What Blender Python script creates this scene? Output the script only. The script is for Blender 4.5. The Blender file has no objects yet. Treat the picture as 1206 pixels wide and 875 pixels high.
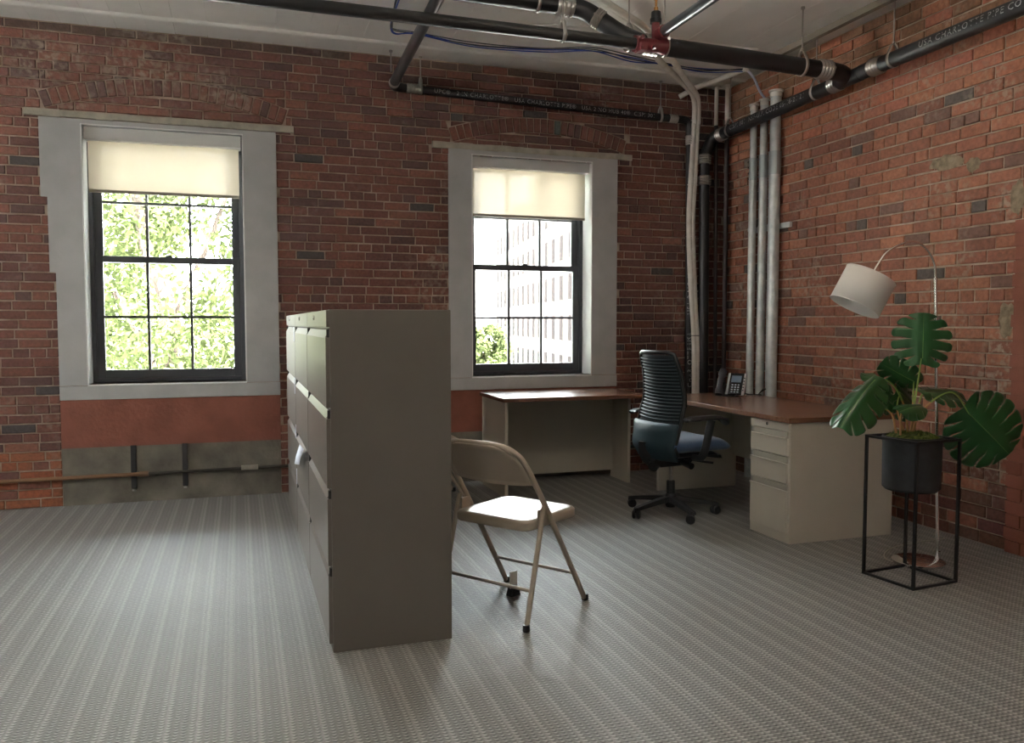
import bpy, bmesh, math, random
from mathutils import Vector, Matrix
random.seed(7)
S = bpy.context.scene
COL = S.collection
PI = math.pi

# ---------------------------------------------------------------- camera
cam_d = bpy.data.cameras.new('camera'); cam = bpy.data.objects.new('camera', cam_d); COL.objects.link(cam)
yaw, pitch, CH = .3181, .0583, 1.2779
fwd = Vector((math.sin(yaw)*math.cos(pitch), math.cos(yaw)*math.cos(pitch), -math.sin(pitch)))
rgt = Vector((math.cos(yaw), -math.sin(yaw), 0)); upv = rgt.cross(fwd)
cam.matrix_world = Matrix(((rgt.x, upv.x, -fwd.x, 0), (rgt.y, upv.y, -fwd.y, 0), (rgt.z, upv.z, -fwd.z, CH), (0, 0, 0, 1)))
cam_d.sensor_width = 36; cam_d.lens = 976.755/1206*36; cam_d.clip_end = 400
S.camera = cam
S.view_settings.view_transform = 'Standard'; S.view_settings.look = 'None'
S.view_settings.gamma = 1; S.view_settings.use_curve_mapping = False
S.view_settings.exposure = 1.12
S.cycles.use_denoising = True
S.cycles.max_bounces = 10; S.cycles.diffuse_bounces = 6; S.cycles.transparent_max_bounces = 24
S.cycles.sample_clamp_indirect = 8
# ---------------------------------------------------------------- sky, sun
W = bpy.data.worlds.new('world'); S.world = W; W.use_nodes = True
nt = W.node_tree; bg = nt.nodes['Background']
tc = nt.nodes.new('ShaderNodeTexCoord'); sx = nt.nodes.new('ShaderNodeSeparateXYZ'); cr = nt.nodes.new('ShaderNodeValToRGB')
nt.links.new(tc.outputs['Generated'], sx.inputs[0]); nt.links.new(sx.outputs['Z'], cr.inputs[0])
cr.color_ramp.elements[0].position = 0.0; cr.color_ramp.elements[0].color = (1.0, .985, .95, 1)
cr.color_ramp.elements[1].position = 0.7; cr.color_ramp.elements[1].color = (.84, .92, 1.0, 1)
nt.links.new(cr.outputs[0], bg.inputs[0]); bg.inputs[1].default_value = 16
sun_d = bpy.data.lights.new('sun', 'SUN'); sun = bpy.data.objects.new('sun', sun_d); COL.objects.link(sun)
sun_d.energy = 260; sun_d.angle = .01; sun_d.color = (1, .95, .86)
sun.rotation_euler = Vector((-.26, .34, -.90)).to_track_quat('-Z', 'Y').to_euler()

# ---------------------------------------------------------------- helpers
def M(name, col, rough=.5, metal=0, **k):
    m = bpy.data.materials.new(name); m.use_nodes = True; b = m.node_tree.nodes['Principled BSDF']
    b.inputs['Base Color'].default_value = (*col, 1); b.inputs['Roughness'].default_value = rough; b.inputs['Metallic'].default_value = metal
    for a, v in k.items():
        b.inputs[a.replace('_', ' ')].default_value = v
    return m
def NN(m, t, **k):
    n = m.node_tree.nodes.new(t)
    for a, v in k.items(): setattr(n, a, v)
    return n
def L(m, a, b): m.node_tree.links.new(a, b)
def noisy(m, scale, c1, c2, lo=.35, hi=.65, bump=0, bscale=None, detail=4):
    """two-tone noise base colour plus fine bump"""
    b = m.node_tree.nodes['Principled BSDF']; g = NN(m, 'ShaderNodeNewGeometry')
    n = NN(m, 'ShaderNodeTexNoise'); n.inputs['Scale'].default_value = scale; n.inputs['Detail'].default_value = detail
    L(m, g.outputs['Position'], n.inputs['Vector'])
    r = NN(m, 'ShaderNodeValToRGB'); r.color_ramp.elements[0].position = lo; r.color_ramp.elements[1].position = hi
    r.color_ramp.elements[0].color = (*c1, 1); r.color_ramp.elements[1].color = (*c2, 1)
    L(m, n.outputs['Fac'], r.inputs[0]); L(m, r.outputs[0], b.inputs['Base Color'])
    if bump:
        n2 = NN(m, 'ShaderNodeTexNoise'); n2.inputs['Scale'].default_value = bscale or scale*6; n2.inputs['Detail'].default_value = 5
        L(m, g.outputs['Position'], n2.inputs['Vector'])
        bp = NN(m, 'ShaderNodeBump'); bp.inputs['Strength'].default_value = bump; bp.inputs['Distance'].default_value = .01
        L(m, n2.outputs['Fac'], bp.inputs['Height']); L(m, bp.outputs[0], b.inputs['Normal'])
    return m
def tag(o, label=None, cat=None, group=None, kind=None):
    if label: o['label'] = label
    if cat: o['category'] = cat
    if group: o['group'] = group
    if kind: o['kind'] = kind
    return o
def empty(name, loc=(0, 0, 0), rz=0, label=None, cat=None, group=None, kind=None):
    o = bpy.data.objects.new(name, None); COL.objects.link(o); o.location = loc; o.rotation_euler = (0, 0, rz); o.empty_display_size = .05
    return tag(o, label, cat, group, kind)
def obj(name, bm, mat, parent=None, smooth=False, bevel=0, col=None, kind=None, label=None):
    me = bpy.data.meshes.new(name)
    if isinstance(bm, bmesh.types.BMesh):
        bmesh.ops.recalc_face_normals(bm, faces=bm.faces); bm.to_mesh(me); bm.free()
    else: me.from_pydata(bm[0], [], bm[1])
    o = bpy.data.objects.new(name, me); COL.objects.link(o)
    for mm in (mat if isinstance(mat, (list, tuple)) else [mat]): me.materials.append(mm)
    if smooth:
        me.polygons.foreach_set('use_smooth', [True]*len(me.polygons))
        if smooth != 'all':
            try: me.set_sharp_from_angle(angle=math.radians(40))
            except Exception: pass
    if parent: o.parent = parent
    if bevel:
        md = o.modifiers.new('bevel', 'BEVEL'); md.width = bevel; md.segments = 2; md.limit_method = 'ANGLE'; md.angle_limit = .7
    if col: o.color = (*col, 1)
    if kind: o['kind'] = kind
    if label: o['label'] = label
    return o
def box(x0, x1, y0, y1, z0, z1, bm=None):
    bm = bm or bmesh.new()
    v = [bm.verts.new(p) for p in ((x0, y0, z0), (x1, y0, z0), (x1, y1, z0), (x0, y1, z0), (x0, y0, z1), (x1, y0, z1), (x1, y1, z1), (x0, y1, z1))]
    for f in ((0, 3, 2, 1), (4, 5, 6, 7), (0, 1, 5, 4), (1, 2, 6, 5), (2, 3, 7, 6), (3, 0, 4, 7)): bm.faces.new([v[i] for i in f])
    return bm
def frames(pts):
    P = [Vector(p) for p in pts]; T = []
    for i in range(len(P)):
        a = P[max(i-1, 0)]; b = P[min(i+1, len(P)-1)]
        T.append((b-a).normalized())
    n = T[0].orthogonal().normalized(); out = []
    for i, t in enumerate(T):
        if i:
            q = T[i-1].rotation_difference(t); n = q @ n
        n = (n - t*n.dot(t)).normalized(); out.append((P[i], n, t.cross(n)))
    return out
def tube(pts, r, seg=14, bm=None, cap=True, flat=1.0):
    bm = bm or bmesh.new(); fr = frames(pts); rings = []
    for i, (p, a, b) in enumerate(fr):
        rr = r[i] if isinstance(r, (list, tuple)) else r
        rings.append([bm.verts.new(p + a*math.cos(2*PI*k/seg)*rr + b*math.sin(2*PI*k/seg)*rr*flat) for k in range(seg)])
    for i in range(len(rings)-1):
        for k in range(seg): bm.faces.new((rings[i][k], rings[i][(k+1) % seg], rings[i+1][(k+1) % seg], rings[i+1][k]))
    if cap:
        bm.faces.new(list(reversed(rings[0]))); bm.faces.new(rings[-1])
    return bm
def fillet(pts, r, n=6):
    P = [Vector(p) for p in pts]; out = [P[0]]
    for i in range(1, len(P)-1):
        a = (P[i-1]-P[i]); b = (P[i+1]-P[i]); d = min(r, a.length*.49, b.length*.49)
        A = P[i]+a.normalized()*d; B = P[i]+b.normalized()*d
        for k in range(n+1):
            t = k/n; out.append(A*(1-t)**2 + P[i]*2*t*(1-t) + B*t*t)
    out.append(P[-1]); return out
def smoothpath(pts, n=8):
    P = [Vector(p) for p in pts]; Q = [P[0]*2-P[1]]+P+[P[-1]*2-P[-2]]; out = []
    for i in range(1, len(Q)-2):
        p0, p1, p2, p3 = Q[i-1:i+3]
        for k in range(n):
            t = k/n
            out.append(.5*((2*p1)+(p2-p0)*t+(2*p0-5*p1+4*p2-p3)*t*t+(3*p1-p0-3*p2+p3)*t**3))
    out.append(P[-1]); return out
def lathe(prof, seg=32, bm=None, center=(0, 0, 0), cap=True):
    bm = bm or bmesh.new(); c = Vector(center)
    rings = [[bm.verts.new(c+Vector((r*math.cos(2*PI*k/seg), r*math.sin(2*PI*k/seg), z))) for k in range(seg)] for r, z in prof]
    for i in range(len(rings)-1):
        for k in range(seg): bm.faces.new((rings[i][k], rings[i][(k+1) % seg], rings[i+1][(k+1) % seg], rings[i+1][k]))
    if cap: bm.faces.new(list(reversed(rings[0]))); bm.faces.new(rings[-1])
    return bm
def prism(profile, y0, y1, bm=None):
    bm = bm or bmesh.new(); a = [bm.verts.new((x_, y0, z_)) for x_, z_ in profile]; b = [bm.verts.new((x_, y1, z_)) for x_, z_ in profile]; n = len(profile)
    for i in range(n): bm.faces.new((a[i], a[(i+1) % n], b[(i+1) % n], b[i]))
    bm.faces.new(a); bm.faces.new(list(reversed(b))); return bm
def copy_tree(o, parent=None):
    c = o.copy(); COL.objects.link(c)
    if parent: c.parent = parent
    for ch in list(o.children): copy_tree(ch, c)
    return c
def text_mesh(s, size, fn, mat, parent, name='printed_lettering'):
    cu = bpy.data.curves.new('t', 'FONT'); cu.body = s; cu.size = size; cu.resolution_u = 2; cu.space_character = 1.15
    t = bpy.data.objects.new('t', cu); COL.objects.link(t)
    bpy.context.view_layer.update()
    me = bpy.data.meshes.new_from_object(t.evaluated_get(bpy.context.evaluated_depsgraph_get()))
    bpy.data.objects.remove(t); bpy.data.curves.remove(cu)
    for v in me.vertices: v.co = fn(v.co.x, v.co.y)
    me.materials.clear(); me.materials.append(mat)
    o = bpy.data.objects.new(name, me); COL.objects.link(o); o.parent = parent; return o

# ---------------------------------------------------------------- materials
def brick_mat(lime=.5):
    m = M('brick', (.2, .08, .05), .82); b = m.node_tree.nodes['Principled BSDF']
    oi = NN(m, 'ShaderNodeObjectInfo'); at = NN(m, 'ShaderNodeAttribute', attribute_name='bc')
    add = NN(m, 'ShaderNodeVectorMath', operation='ADD'); L(m, oi.outputs['Color'], add.inputs[0]); L(m, at.outputs['Color'], add.inputs[1])
    g = NN(m, 'ShaderNodeNewGeometry')
    n1 = NN(m, 'ShaderNodeTexNoise'); n1.inputs['Scale'].default_value = 45; n1.inputs['Detail'].default_value = 6
    L(m, g.outputs['Position'], n1.inputs['Vector'])
    mr = NN(m, 'ShaderNodeMapRange'); mr.inputs[1].default_value = .3; mr.inputs[2].default_value = .7; mr.inputs[3].default_value = .72; mr.inputs[4].default_value = 1.28
    L(m, n1.outputs['Fac'], mr.inputs[0])
    sc = NN(m, 'ShaderNodeVectorMath', operation='SCALE'); L(m, add.outputs[0], sc.inputs[0]); L(m, mr.outputs[0], sc.inputs['Scale'])
    n2 = NN(m, 'ShaderNodeTexNoise'); n2.inputs['Scale'].default_value = 2.3; n2.inputs['Detail'].default_value = 3; L(m, g.outputs['Position'], n2.inputs['Vector'])
    n3 = NN(m, 'ShaderNodeTexNoise'); n3.inputs['Scale'].default_value = 28; n3.inputs['Detail'].default_value = 6; L(m, g.outputs['Position'], n3.inputs['Vector'])
    a = NN(m, 'ShaderNodeMapRange'); a.inputs[1].default_value = .56; a.inputs[2].default_value = .74; L(m, n2.outputs['Fac'], a.inputs[0])
    c = NN(m, 'ShaderNodeMapRange'); c.inputs[1].default_value = .47; c.inputs[2].default_value = .62; L(m, n3.outputs['Fac'], c.inputs[0])
    mu = NN(m, 'ShaderNodeMath', operation='MULTIPLY'); L(m, a.outputs[0], mu.inputs[0]); L(m, c.outputs[0], mu.inputs[1])
    last = mu.outputs[0]
    for cx_, cy_, cz_, rad, k_ in ((-1.24, 6.43, 3.05, .24, 1.0), (-1.0, 6.43, 3.10, .12, .8), (-.68, 6.43, 3.06, .26, 1.0), (-.45, 6.43, 3.02, .16, .8), (-.13, 6.43, 2.98, .2, 1.0), (.02, 6.43, 2.90, .14, 1.0), (2.9, 6.43, 3.10, .2, .5), (1.5, 6.43, 1.75, .15, .7), (4.09, 3.6, .95, .22, .8), (4.09, 3.56, 1.15, .16, 1.0), (4.09, 3.65, .45, .25, .6), (4.09, 3.55, 1.95, .14, .8)):
        dn = NN(m, 'ShaderNodeVectorMath', operation='DISTANCE'); L(m, g.outputs['Position'], dn.inputs[0]); dn.inputs[1].default_value = (cx_, cy_, cz_)
        q = NN(m, 'ShaderNodeMapRange'); q.inputs[1].default_value = rad; q.inputs[2].default_value = rad*.3; q.inputs[3].default_value = 0; q.inputs[4].default_value = k_*1.5; L(m, dn.outputs['Value'], q.inputs[0])
        w_ = NN(m, 'ShaderNodeMath', operation='MULTIPLY'); L(m, q.outputs[0], w_.inputs[0]); L(m, c.outputs[0], w_.inputs[1])
        x_ = NN(m, 'ShaderNodeMath', operation='MAXIMUM'); L(m, last, x_.inputs[0]); L(m, w_.outputs[0], x_.inputs[1]); last = x_.outputs[0]
    mu2 = NN(m, 'ShaderNodeMath', operation='MULTIPLY'); mu2.use_clamp = True; L(m, last, mu2.inputs[0]); mu2.inputs[1].default_value = lime
    mx = NN(m, 'ShaderNodeMix', data_type='RGBA'); L(m, mu2.outputs[0], mx.inputs[0]); L(m, sc.outputs[0], mx.inputs[6]); mx.inputs[7].default_value = (.42, .36, .29, 1)
    L(m, mx.outputs[2], b.inputs['Base Color'])
    bp = NN(m, 'ShaderNodeBump'); bp.inputs['Strength'].default_value = .6; bp.inputs['Distance'].default_value = .006
    L(m, n1.outputs['Fac'], bp.inputs['Height']); L(m, bp.outputs[0], b.inputs['Normal'])
    return m
MB = brick_mat()
MORTAR = noisy(M('mortar', (.3, .2, .15), .95), 9, (.32, .245, .185), (.50, .41, .33), bump=.5, bscale=70)
WHITE = noisy(M('white_paint', (.6, .6, .58), .6), 5, (.42, .425, .425), (.48, .485, .485), bump=.12, bscale=30)
REVEAL = M('white_gloss_paint', (.78, .79, .78), .35)
TERRA = noisy(M('terracotta_paint', (.3, .09, .05), .7), 6, (.21, .070, .045), (.27, .092, .060), bump=.3, bscale=40)
CONC = noisy(M('raw_concrete', (.2, .19, .16), .9), 4.5, (.10, .092, .075), (.24, .22, .18), .3, .7, bump=.5, bscale=35)
LINT = noisy(M('lintel_plaster', (.4, .38, .31), .85), 12, (.33, .31, .25), (.48, .45, .37), bump=.3, bscale=60)
SMEAR = noisy(M('mortar_smear', (.3, .25, .18), .95), 25, (.17, .13, .085), (.34, .28, .20), bump=.5, bscale=60)
BLACKIRON = M('black_iron', (.02, .02, .022), .6)
CEIL = noisy(M('ceiling_paint', (.75, .73, .68), .8), 3, (.84, .82, .78), (.90, .88, .84), bump=.15, bscale=14)
WINBLACK = M('window_frame_dark', (.05, .053, .062), .4)
PVCB = M('black_pipe', (.012, .012, .014), .38)
STEELB = M('black_steel_pipe', (.016, .015, .016), .5)
GREYP = M('grey_steel_pipe', (.09, .10, .11), .3, .6)
BAND = M('stainless_band', (.55, .53, .50), .28, .95)
GALV = noisy(M('galvanised_steel', (.5, .52, .52), .38, .35), 12, (.50, .54, .55), (.70, .72, .71))
WCOND = noisy(M('white_conduit_paint', (.68, .64, .58), .55), 14, (.74, .71, .65), (.84, .81, .76))
RODM = M('threaded_rod', (.4, .38, .35), .4, .8)
REDM = M('red_iron_fitting', (.16, .025, .03), .45)
BRASS = M('brass', (.55, .3, .12), .3, 1)
PRINT = M('white_print', (.42, .43, .43), .7)
GREIGE = noisy(M('greige_cabinet_paint', (.36, .33, .28), .36), 3, (.155, .140, .122), (.168, .152, .132))
PUTTY = noisy(M('putty_desk_paint', (.50, .47, .40), .33), 3, (.48, .45, .385), (.52, .49, .42))
FCHAIR = M('beige_metal', (.42, .36, .29), .36)
DARK = M('dark_recess', (.02, .02, .02), .7)
CHROME = M('chrome', (.8, .8, .8), .12, 1)
BLKPL = M('black_plastic', (.013, .014, .017), .42)
MESHF = M('dark_mesh', (.008, .016, .022), .75)
SLATF = M('blue_grey_mesh_rib', (.045, .07, .085), .6)
TEAL = M('dark_teal_shell', (.012, .035, .05), .55)
SEATF = noisy(M('navy_fabric', (.04, .09, .2), .7, Sheen_Weight=.5), 300, (.035, .075, .16), (.055, .11, .23))
LEAF = M('monstera_leaf', (.014, .075, .020), .28)
STEMG = M('green_stem', (.20, .30, .07), .5); STEMB = M('tan_stem', (.38, .20, .07), .6)
MOSS = noisy(M('moss', (.06, .10, .02), .9), 60, (.03, .06, .008), (.16, .20, .04))
POT = noisy(M('charcoal_pot', (.02, .024, .028), .6), 30, (.018, .021, .025), (.028, .032, .036))
PAPER = M('white_paper', (.75, .80, .92), .6)

def wood():
    m = M('walnut_laminate', (.2, .09, .05), .27); b = m.node_tree.nodes['Principled BSDF']
    g = NN(m, 'ShaderNodeNewGeometry'); mp = NN(m, 'ShaderNodeMapping'); mp.inputs['Scale'].default_value = (1.2, 14, 14)
    n = NN(m, 'ShaderNodeTexNoise'); n.inputs['Scale'].default_value = 4; n.inputs['Detail'].default_value = 8; n.inputs['Distortion'].default_value = .6
    r = NN(m, 'ShaderNodeValToRGB'); r.color_ramp.elements[0].position = .3; r.color_ramp.elements[1].position = .72
    r.color_ramp.elements[0].color = (.125, .060, .037, 1); r.color_ramp.elements[1].color = (.235, .125, .080, 1)
    L(m, g.outputs['Position'], mp.inputs[0]); L(m, mp.outputs[0], n.inputs['Vector']); L(m, n.outputs['Fac'], r.inputs[0]); L(m, r.outputs[0], b.inputs['Base Color'])
    return m
WOOD = wood()

def carpet():
    m = M('striped_carpet', (.15, .15, .15), .6); b = m.node_tree.nodes['Principled BSDF']
    g = NN(m, 'ShaderNodeNewGeometry'); s = NN(m, 'ShaderNodeSeparateXYZ'); L(m, g.outputs['Position'], s.inputs[0])
    def math_(op, a, bb=None, c=None):
        n = NN(m, 'ShaderNodeMath', operation=op)
        for i, v in enumerate((a, bb, c)):
            if v is None: continue
            if isinstance(v, (int, float)): n.inputs[i].default_value = v
            else: L(m, v, n.inputs[i])
        return n.outputs[0]
    X, Y = s.outputs['X'], s.outputs['Y']
    # wobble so that threads are not ruler straight
    nz = NN(m, 'ShaderNodeTexNoise'); nz.inputs['Scale'].default_value = 22; nz.inputs['Detail'].default_value = 3; L(m, g.outputs['Position'], nz.inputs['Vector'])
    Xw = math_('MULTIPLY_ADD', nz.outputs['Fac'], .008, X)
    # broad pattern of stripes: 1-D noise along X
    cx = NN(m, 'ShaderNodeCombineXYZ'); L(m, math_('MULTIPLY', Xw, 1.0), cx.inputs[0])
    s1 = NN(m, 'ShaderNodeTexNoise'); s1.inputs['Scale'].default_value = 70; s1.inputs['Detail'].default_value = 2; L(m, cx.outputs[0], s1.inputs['Vector'])
    stripe = math_('POWER', math_('ABSOLUTE', math_('SINE', math_('MULTIPLY', Xw, PI/.094))), 26)
    stripe2 = math_('POWER', math_('ABSOLUTE', math_('SINE', math_('MULTIPLY_ADD', Xw, PI/.094, .62))), 34)
    st = math_('MAXIMUM', stripe, math_('MULTIPLY', stripe2, .6))
    warp = math_('SINE', math_('MULTIPLY', Xw, 2*PI/.0235)); weft = math_('SINE', math_('MULTIPLY_ADD', Y, 2*PI/.0185, math_('MULTIPLY', warp, .8)))
    wv = math_('MULTIPLY', weft, math_('MULTIPLY_ADD', warp, .6, .7))
    n2 = NN(m, 'ShaderNodeTexNoise'); n2.inputs['Scale'].default_value = 110; n2.inputs['Detail'].default_value = 3; L(m, g.outputs['Position'], n2.inputs['Vector'])
    v = math_('MULTIPLY_ADD', st, .17, math_('MULTIPLY_ADD', s1.outputs['Fac'], .24, .20))
    v = math_('ADD', v, math_('MULTIPLY', wv, .24)); v = math_('ADD', v, math_('MULTIPLY_ADD', n2.outputs['Fac'], .5, -.25))
    r = NN(m, 'ShaderNodeValToRGB'); r.color_ramp.elements[0].position = .0; r.color_ramp.elements[1].position = 1
    r.color_ramp.elements[0].color = (.022, .022, .021, 1); r.color_ramp.elements[1].color = (.62, .60, .56, 1)
    e = r.color_ramp.elements.new(.35); e.color = (.165, .161, .152, 1)
    L(m, v, r.inputs[0]); L(m, r.outputs[0], b.inputs['Base Color'])
    bp = NN(m, 'ShaderNodeBump'); bp.inputs['Strength'].default_value = .5; bp.inputs['Distance'].default_value = .004
    L(m, v, bp.inputs['Height']); L(m, bp.outputs[0], b.inputs['Normal'])
    b.inputs['Roughness'].default_value = .58; b.inputs['Specular IOR Level'].default_value = .75
    b.inputs['Sheen Weight'].default_value = .1; b.inputs['Sheen Roughness'].default_value = .4
    return m
CARPET = carpet()

def translucent(name, col, tcol, fac, through=0.0):
    m = bpy.data.materials.new(name); m.use_nodes = True; n = m.node_tree.nodes; n.clear()
    o = NN(m, 'ShaderNodeOutputMaterial'); d = NN(m, 'ShaderNodeBsdfDiffuse'); t = NN(m, 'ShaderNodeBsdfTranslucent'); x = NN(m, 'ShaderNodeMixShader')
    d.inputs[0].default_value = (*col, 1); t.inputs[0].default_value = (*tcol, 1); x.inputs[0].default_value = fac
    L(m, d.outputs[0], x.inputs[1]); L(m, t.outputs[0], x.inputs[2]); last = x
    if through:
        tr = NN(m, 'ShaderNodeBsdfTransparent'); y = NN(m, 'ShaderNodeMixShader'); y.inputs[0].default_value = through
        L(m, x.outputs[0], y.inputs[1]); L(m, tr.outputs[0], y.inputs[2]); last = y
    L(m, last.outputs[0], o.inputs[0]); return m
BLIND = translucent('roller_fabric', (.66, .62, .54), (.60, .51, .38), .23, .009)
SHADE = translucent('lamp_linen', (.80, .79, .77), (.8, .76, .7), .35)
TLEAF = translucent('tree_leaf', (.028, .035, .016), (.045, .058, .022), .5)
def glass():
    m = bpy.data.materials.new('window_glass'); m.use_nodes = True; m.node_tree.nodes.clear()
    o = NN(m, 'ShaderNodeOutputMaterial'); t = NN(m, 'ShaderNodeBsdfTransparent'); g = NN(m, 'ShaderNodeBsdfGlossy'); x = NN(m, 'ShaderNodeMixShader'); f = NN(m, 'ShaderNodeFresnel')
    t.inputs[0].default_value = (.95, .97, .96, 1); g.inputs['Roughness'].default_value = .02; f.inputs[0].default_value = 1.45
    L(m, f.outputs[0], x.inputs[0]); L(m, t.outputs[0], x.inputs[1]); L(m, g.outputs[0], x.inputs[2]); L(m, x.outputs[0], o.inputs[0]); return m
GLASS = glass()

# ---------------------------------------------------------------- room shell
D, R, H = 6.43, 4.088, 3.316          # window wall, right wall, ceiling
XL, YB, TH = -5.5, -4.5, .42
SHELLW = M('painted_room_wall', (.55, .52, .48), .8)
obj('floor', box(XL-.4, R+.5, YB-.4, D+.02, -.2, 0), CARPET)
bpy.data.objects['floor']['kind'] = 'structure'; bpy.data.objects['floor']['label'] = 'grey striped woven carpet floor'
o = obj('ceiling', box(XL-.4, R+.5, YB-.4, D+TH, H+.012, H+.3), CEIL); tag(o, 'white painted board-formed ceiling', kind='structure')
x = -1.9
cb = []
while x < R:                                   # board lines of the ceiling, running away from the camera
    w = min(random.uniform(.17, .24), R-x+.01)
    if R-x-w < .08: w = R-x+.01
    dz = random.uniform(0, .003)
    c = obj('ceiling_board', box(x+.0015, x+w-.0015, .8, D+.01, H-.002+dz, H+.014), CEIL, o); x += w
c = obj('ceiling_surface', box(XL-.2, -1.9, YB, D+.01, H, H+.014), CEIL, o)
c = obj('ceiling_surface', box(-1.9, R+.1, YB, .8, H, H+.014), CEIL, o)
for k, (yy, zz) in enumerate(((6.12, .016), (5.62, .010))):   # plastered ridges along the window wall
    pts = smoothpath([(-1.9+i*.5, yy+random.uniform(-.012, .012), H) for i in range(13)], 5)
    t = obj('trim_%d' % (k+1), tube(pts, .014 if k else .022, 8), CEIL, None, True); tag(t, 'plaster ridge running across the white ceiling', kind='structure')

WIN = [dict(x0=-1.006, x1=.053, z0=.848, z1=2.645), dict(x0=1.777, x1=2.817, z0=.848, z1=2.612), dict(x0=-3.78, x1=-2.74, z0=.848, z1=2.66)]
# mortar body of the window wall, built around the openings
bm = bmesh.new()
xs = [XL-.4, WIN[2]['x0'], WIN[2]['x1'], WIN[0]['x0'], WIN[0]['x1'], WIN[1]['x0'], WIN[1]['x1'], R+.4]
for a, b in ((0, 1), (2, 3), (4, 5), (6, 7)): box(xs[a], xs[b], D, D+TH, -.2, H+.05, bm)
for w in WIN: box(w['x0'], w['x1'], D, D+TH, -.2, w['z0'], bm); box(w['x0'], w['x1'], D, D+TH, w['z1'], H+.05, bm)
wall_back = obj('wall_back', bm, MORTAR); tag(wall_back, 'dark red brick wall with two tall windows', kind='structure')
wall_right = obj('wall_right', box(R, R+.4, YB-.4, D+.3, -.2, H+.05), MORTAR); tag(wall_right, 'orange-red brick wall on the right', kind='structure')
# unseen half of the room: left wall and rear wall with tall window openings to the sky
bm = bmesh.new(); yw = [YB-.4]
ops = [(-3.2, -2.6), (4.3, 5.1)]
yy = YB-.4
for a, b in ops: box(XL-.4, XL, yy, a, -.2, H+.05, bm); box(XL-.4, XL, a, b, -.2, .85, bm); box(XL-.4, XL, a, b, 2.64, H+.05, bm); yy = b
box(XL-.4, XL, yy, D+.3, -.2, H+.05, bm)
tag(obj('wall_left', bm, SHELLW), 'left wall with tall window openings', kind='structure')
bm = bmesh.new(); xx = XL-.4
for a, b in []: box(xx, a, YB-.4, YB, -.2, H+.05, bm); box(a, b, YB-.4, YB, -.2, .85, bm); box(a, b, YB-.4, YB, 2.64, H+.05, bm); xx = b
box(xx, R+.4, YB-.4, YB, -.2, H+.05, bm)
tag(obj('wall_rear', bm, SHELLW), 'wall behind the viewer', kind='structure')

# ---------------------------------------------------------------- bricks
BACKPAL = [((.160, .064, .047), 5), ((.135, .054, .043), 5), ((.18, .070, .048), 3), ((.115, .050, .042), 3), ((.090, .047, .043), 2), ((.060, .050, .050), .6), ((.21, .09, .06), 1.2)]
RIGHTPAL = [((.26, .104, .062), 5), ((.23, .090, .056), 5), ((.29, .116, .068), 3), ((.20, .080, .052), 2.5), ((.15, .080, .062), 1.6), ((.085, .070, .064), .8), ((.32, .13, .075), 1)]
def pick(pal):
    t = random.uniform(0, sum(w for _, w in pal))
    for c, w in pal:
        t -= w
        if t <= 0: break
    j = random.uniform(.9, 1.1); return tuple(v*j for v in c)
def clip_poly(poly, p, n):
    """keep the side where (q-p).n >= 0"""
    out = []
    for i in range(len(poly)):
        a, b = poly[i], poly[(i+1) % len(poly)]
        da = (a[0]-p[0])*n[0]+(a[1]-p[1])*n[1]; db = (b[0]-p[0])*n[0]+(b[1]-p[1])*n[1]
        if da >= 0: out.append(a)
        if (da >= 0) != (db >= 0):
            t = da/(da-db); out.append((a[0]+(b[0]-a[0])*t, a[1]+(b[1]-a[1])*t))
    return out
def brick_verts(poly, proud, jit=.0016):
    cx = sum(p[0] for p in poly)/len(poly); cz = sum(p[1] for p in poly)/len(poly)
    back = [(p[0], p[1], -.004) for p in poly]; mid = [(p[0]+random.uniform(-jit, jit), p[1]+random.uniform(-jit, jit), proud-.003) for p in poly]
    fr = []
    for p in mid:
        dx, dz = cx-p[0], cz-p[1]; 
        fr.append((p[0]+math.copysign(min(.0035, abs(dx)), dx), p[1]+math.copysign(min(.0035, abs(dz)), dz), proud+random.uniform(-.0012, .0012)))
    return back, mid, fr
def brick_faces(n):
    f = []
    for i in range(n):
        j = (i+1) % n; f.append((i, j, n+j, n+i)); f.append((n+i, n+j, 2*n+j, 2*n+i))
    f.append(tuple(range(2*n, 3*n))); return f
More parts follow.
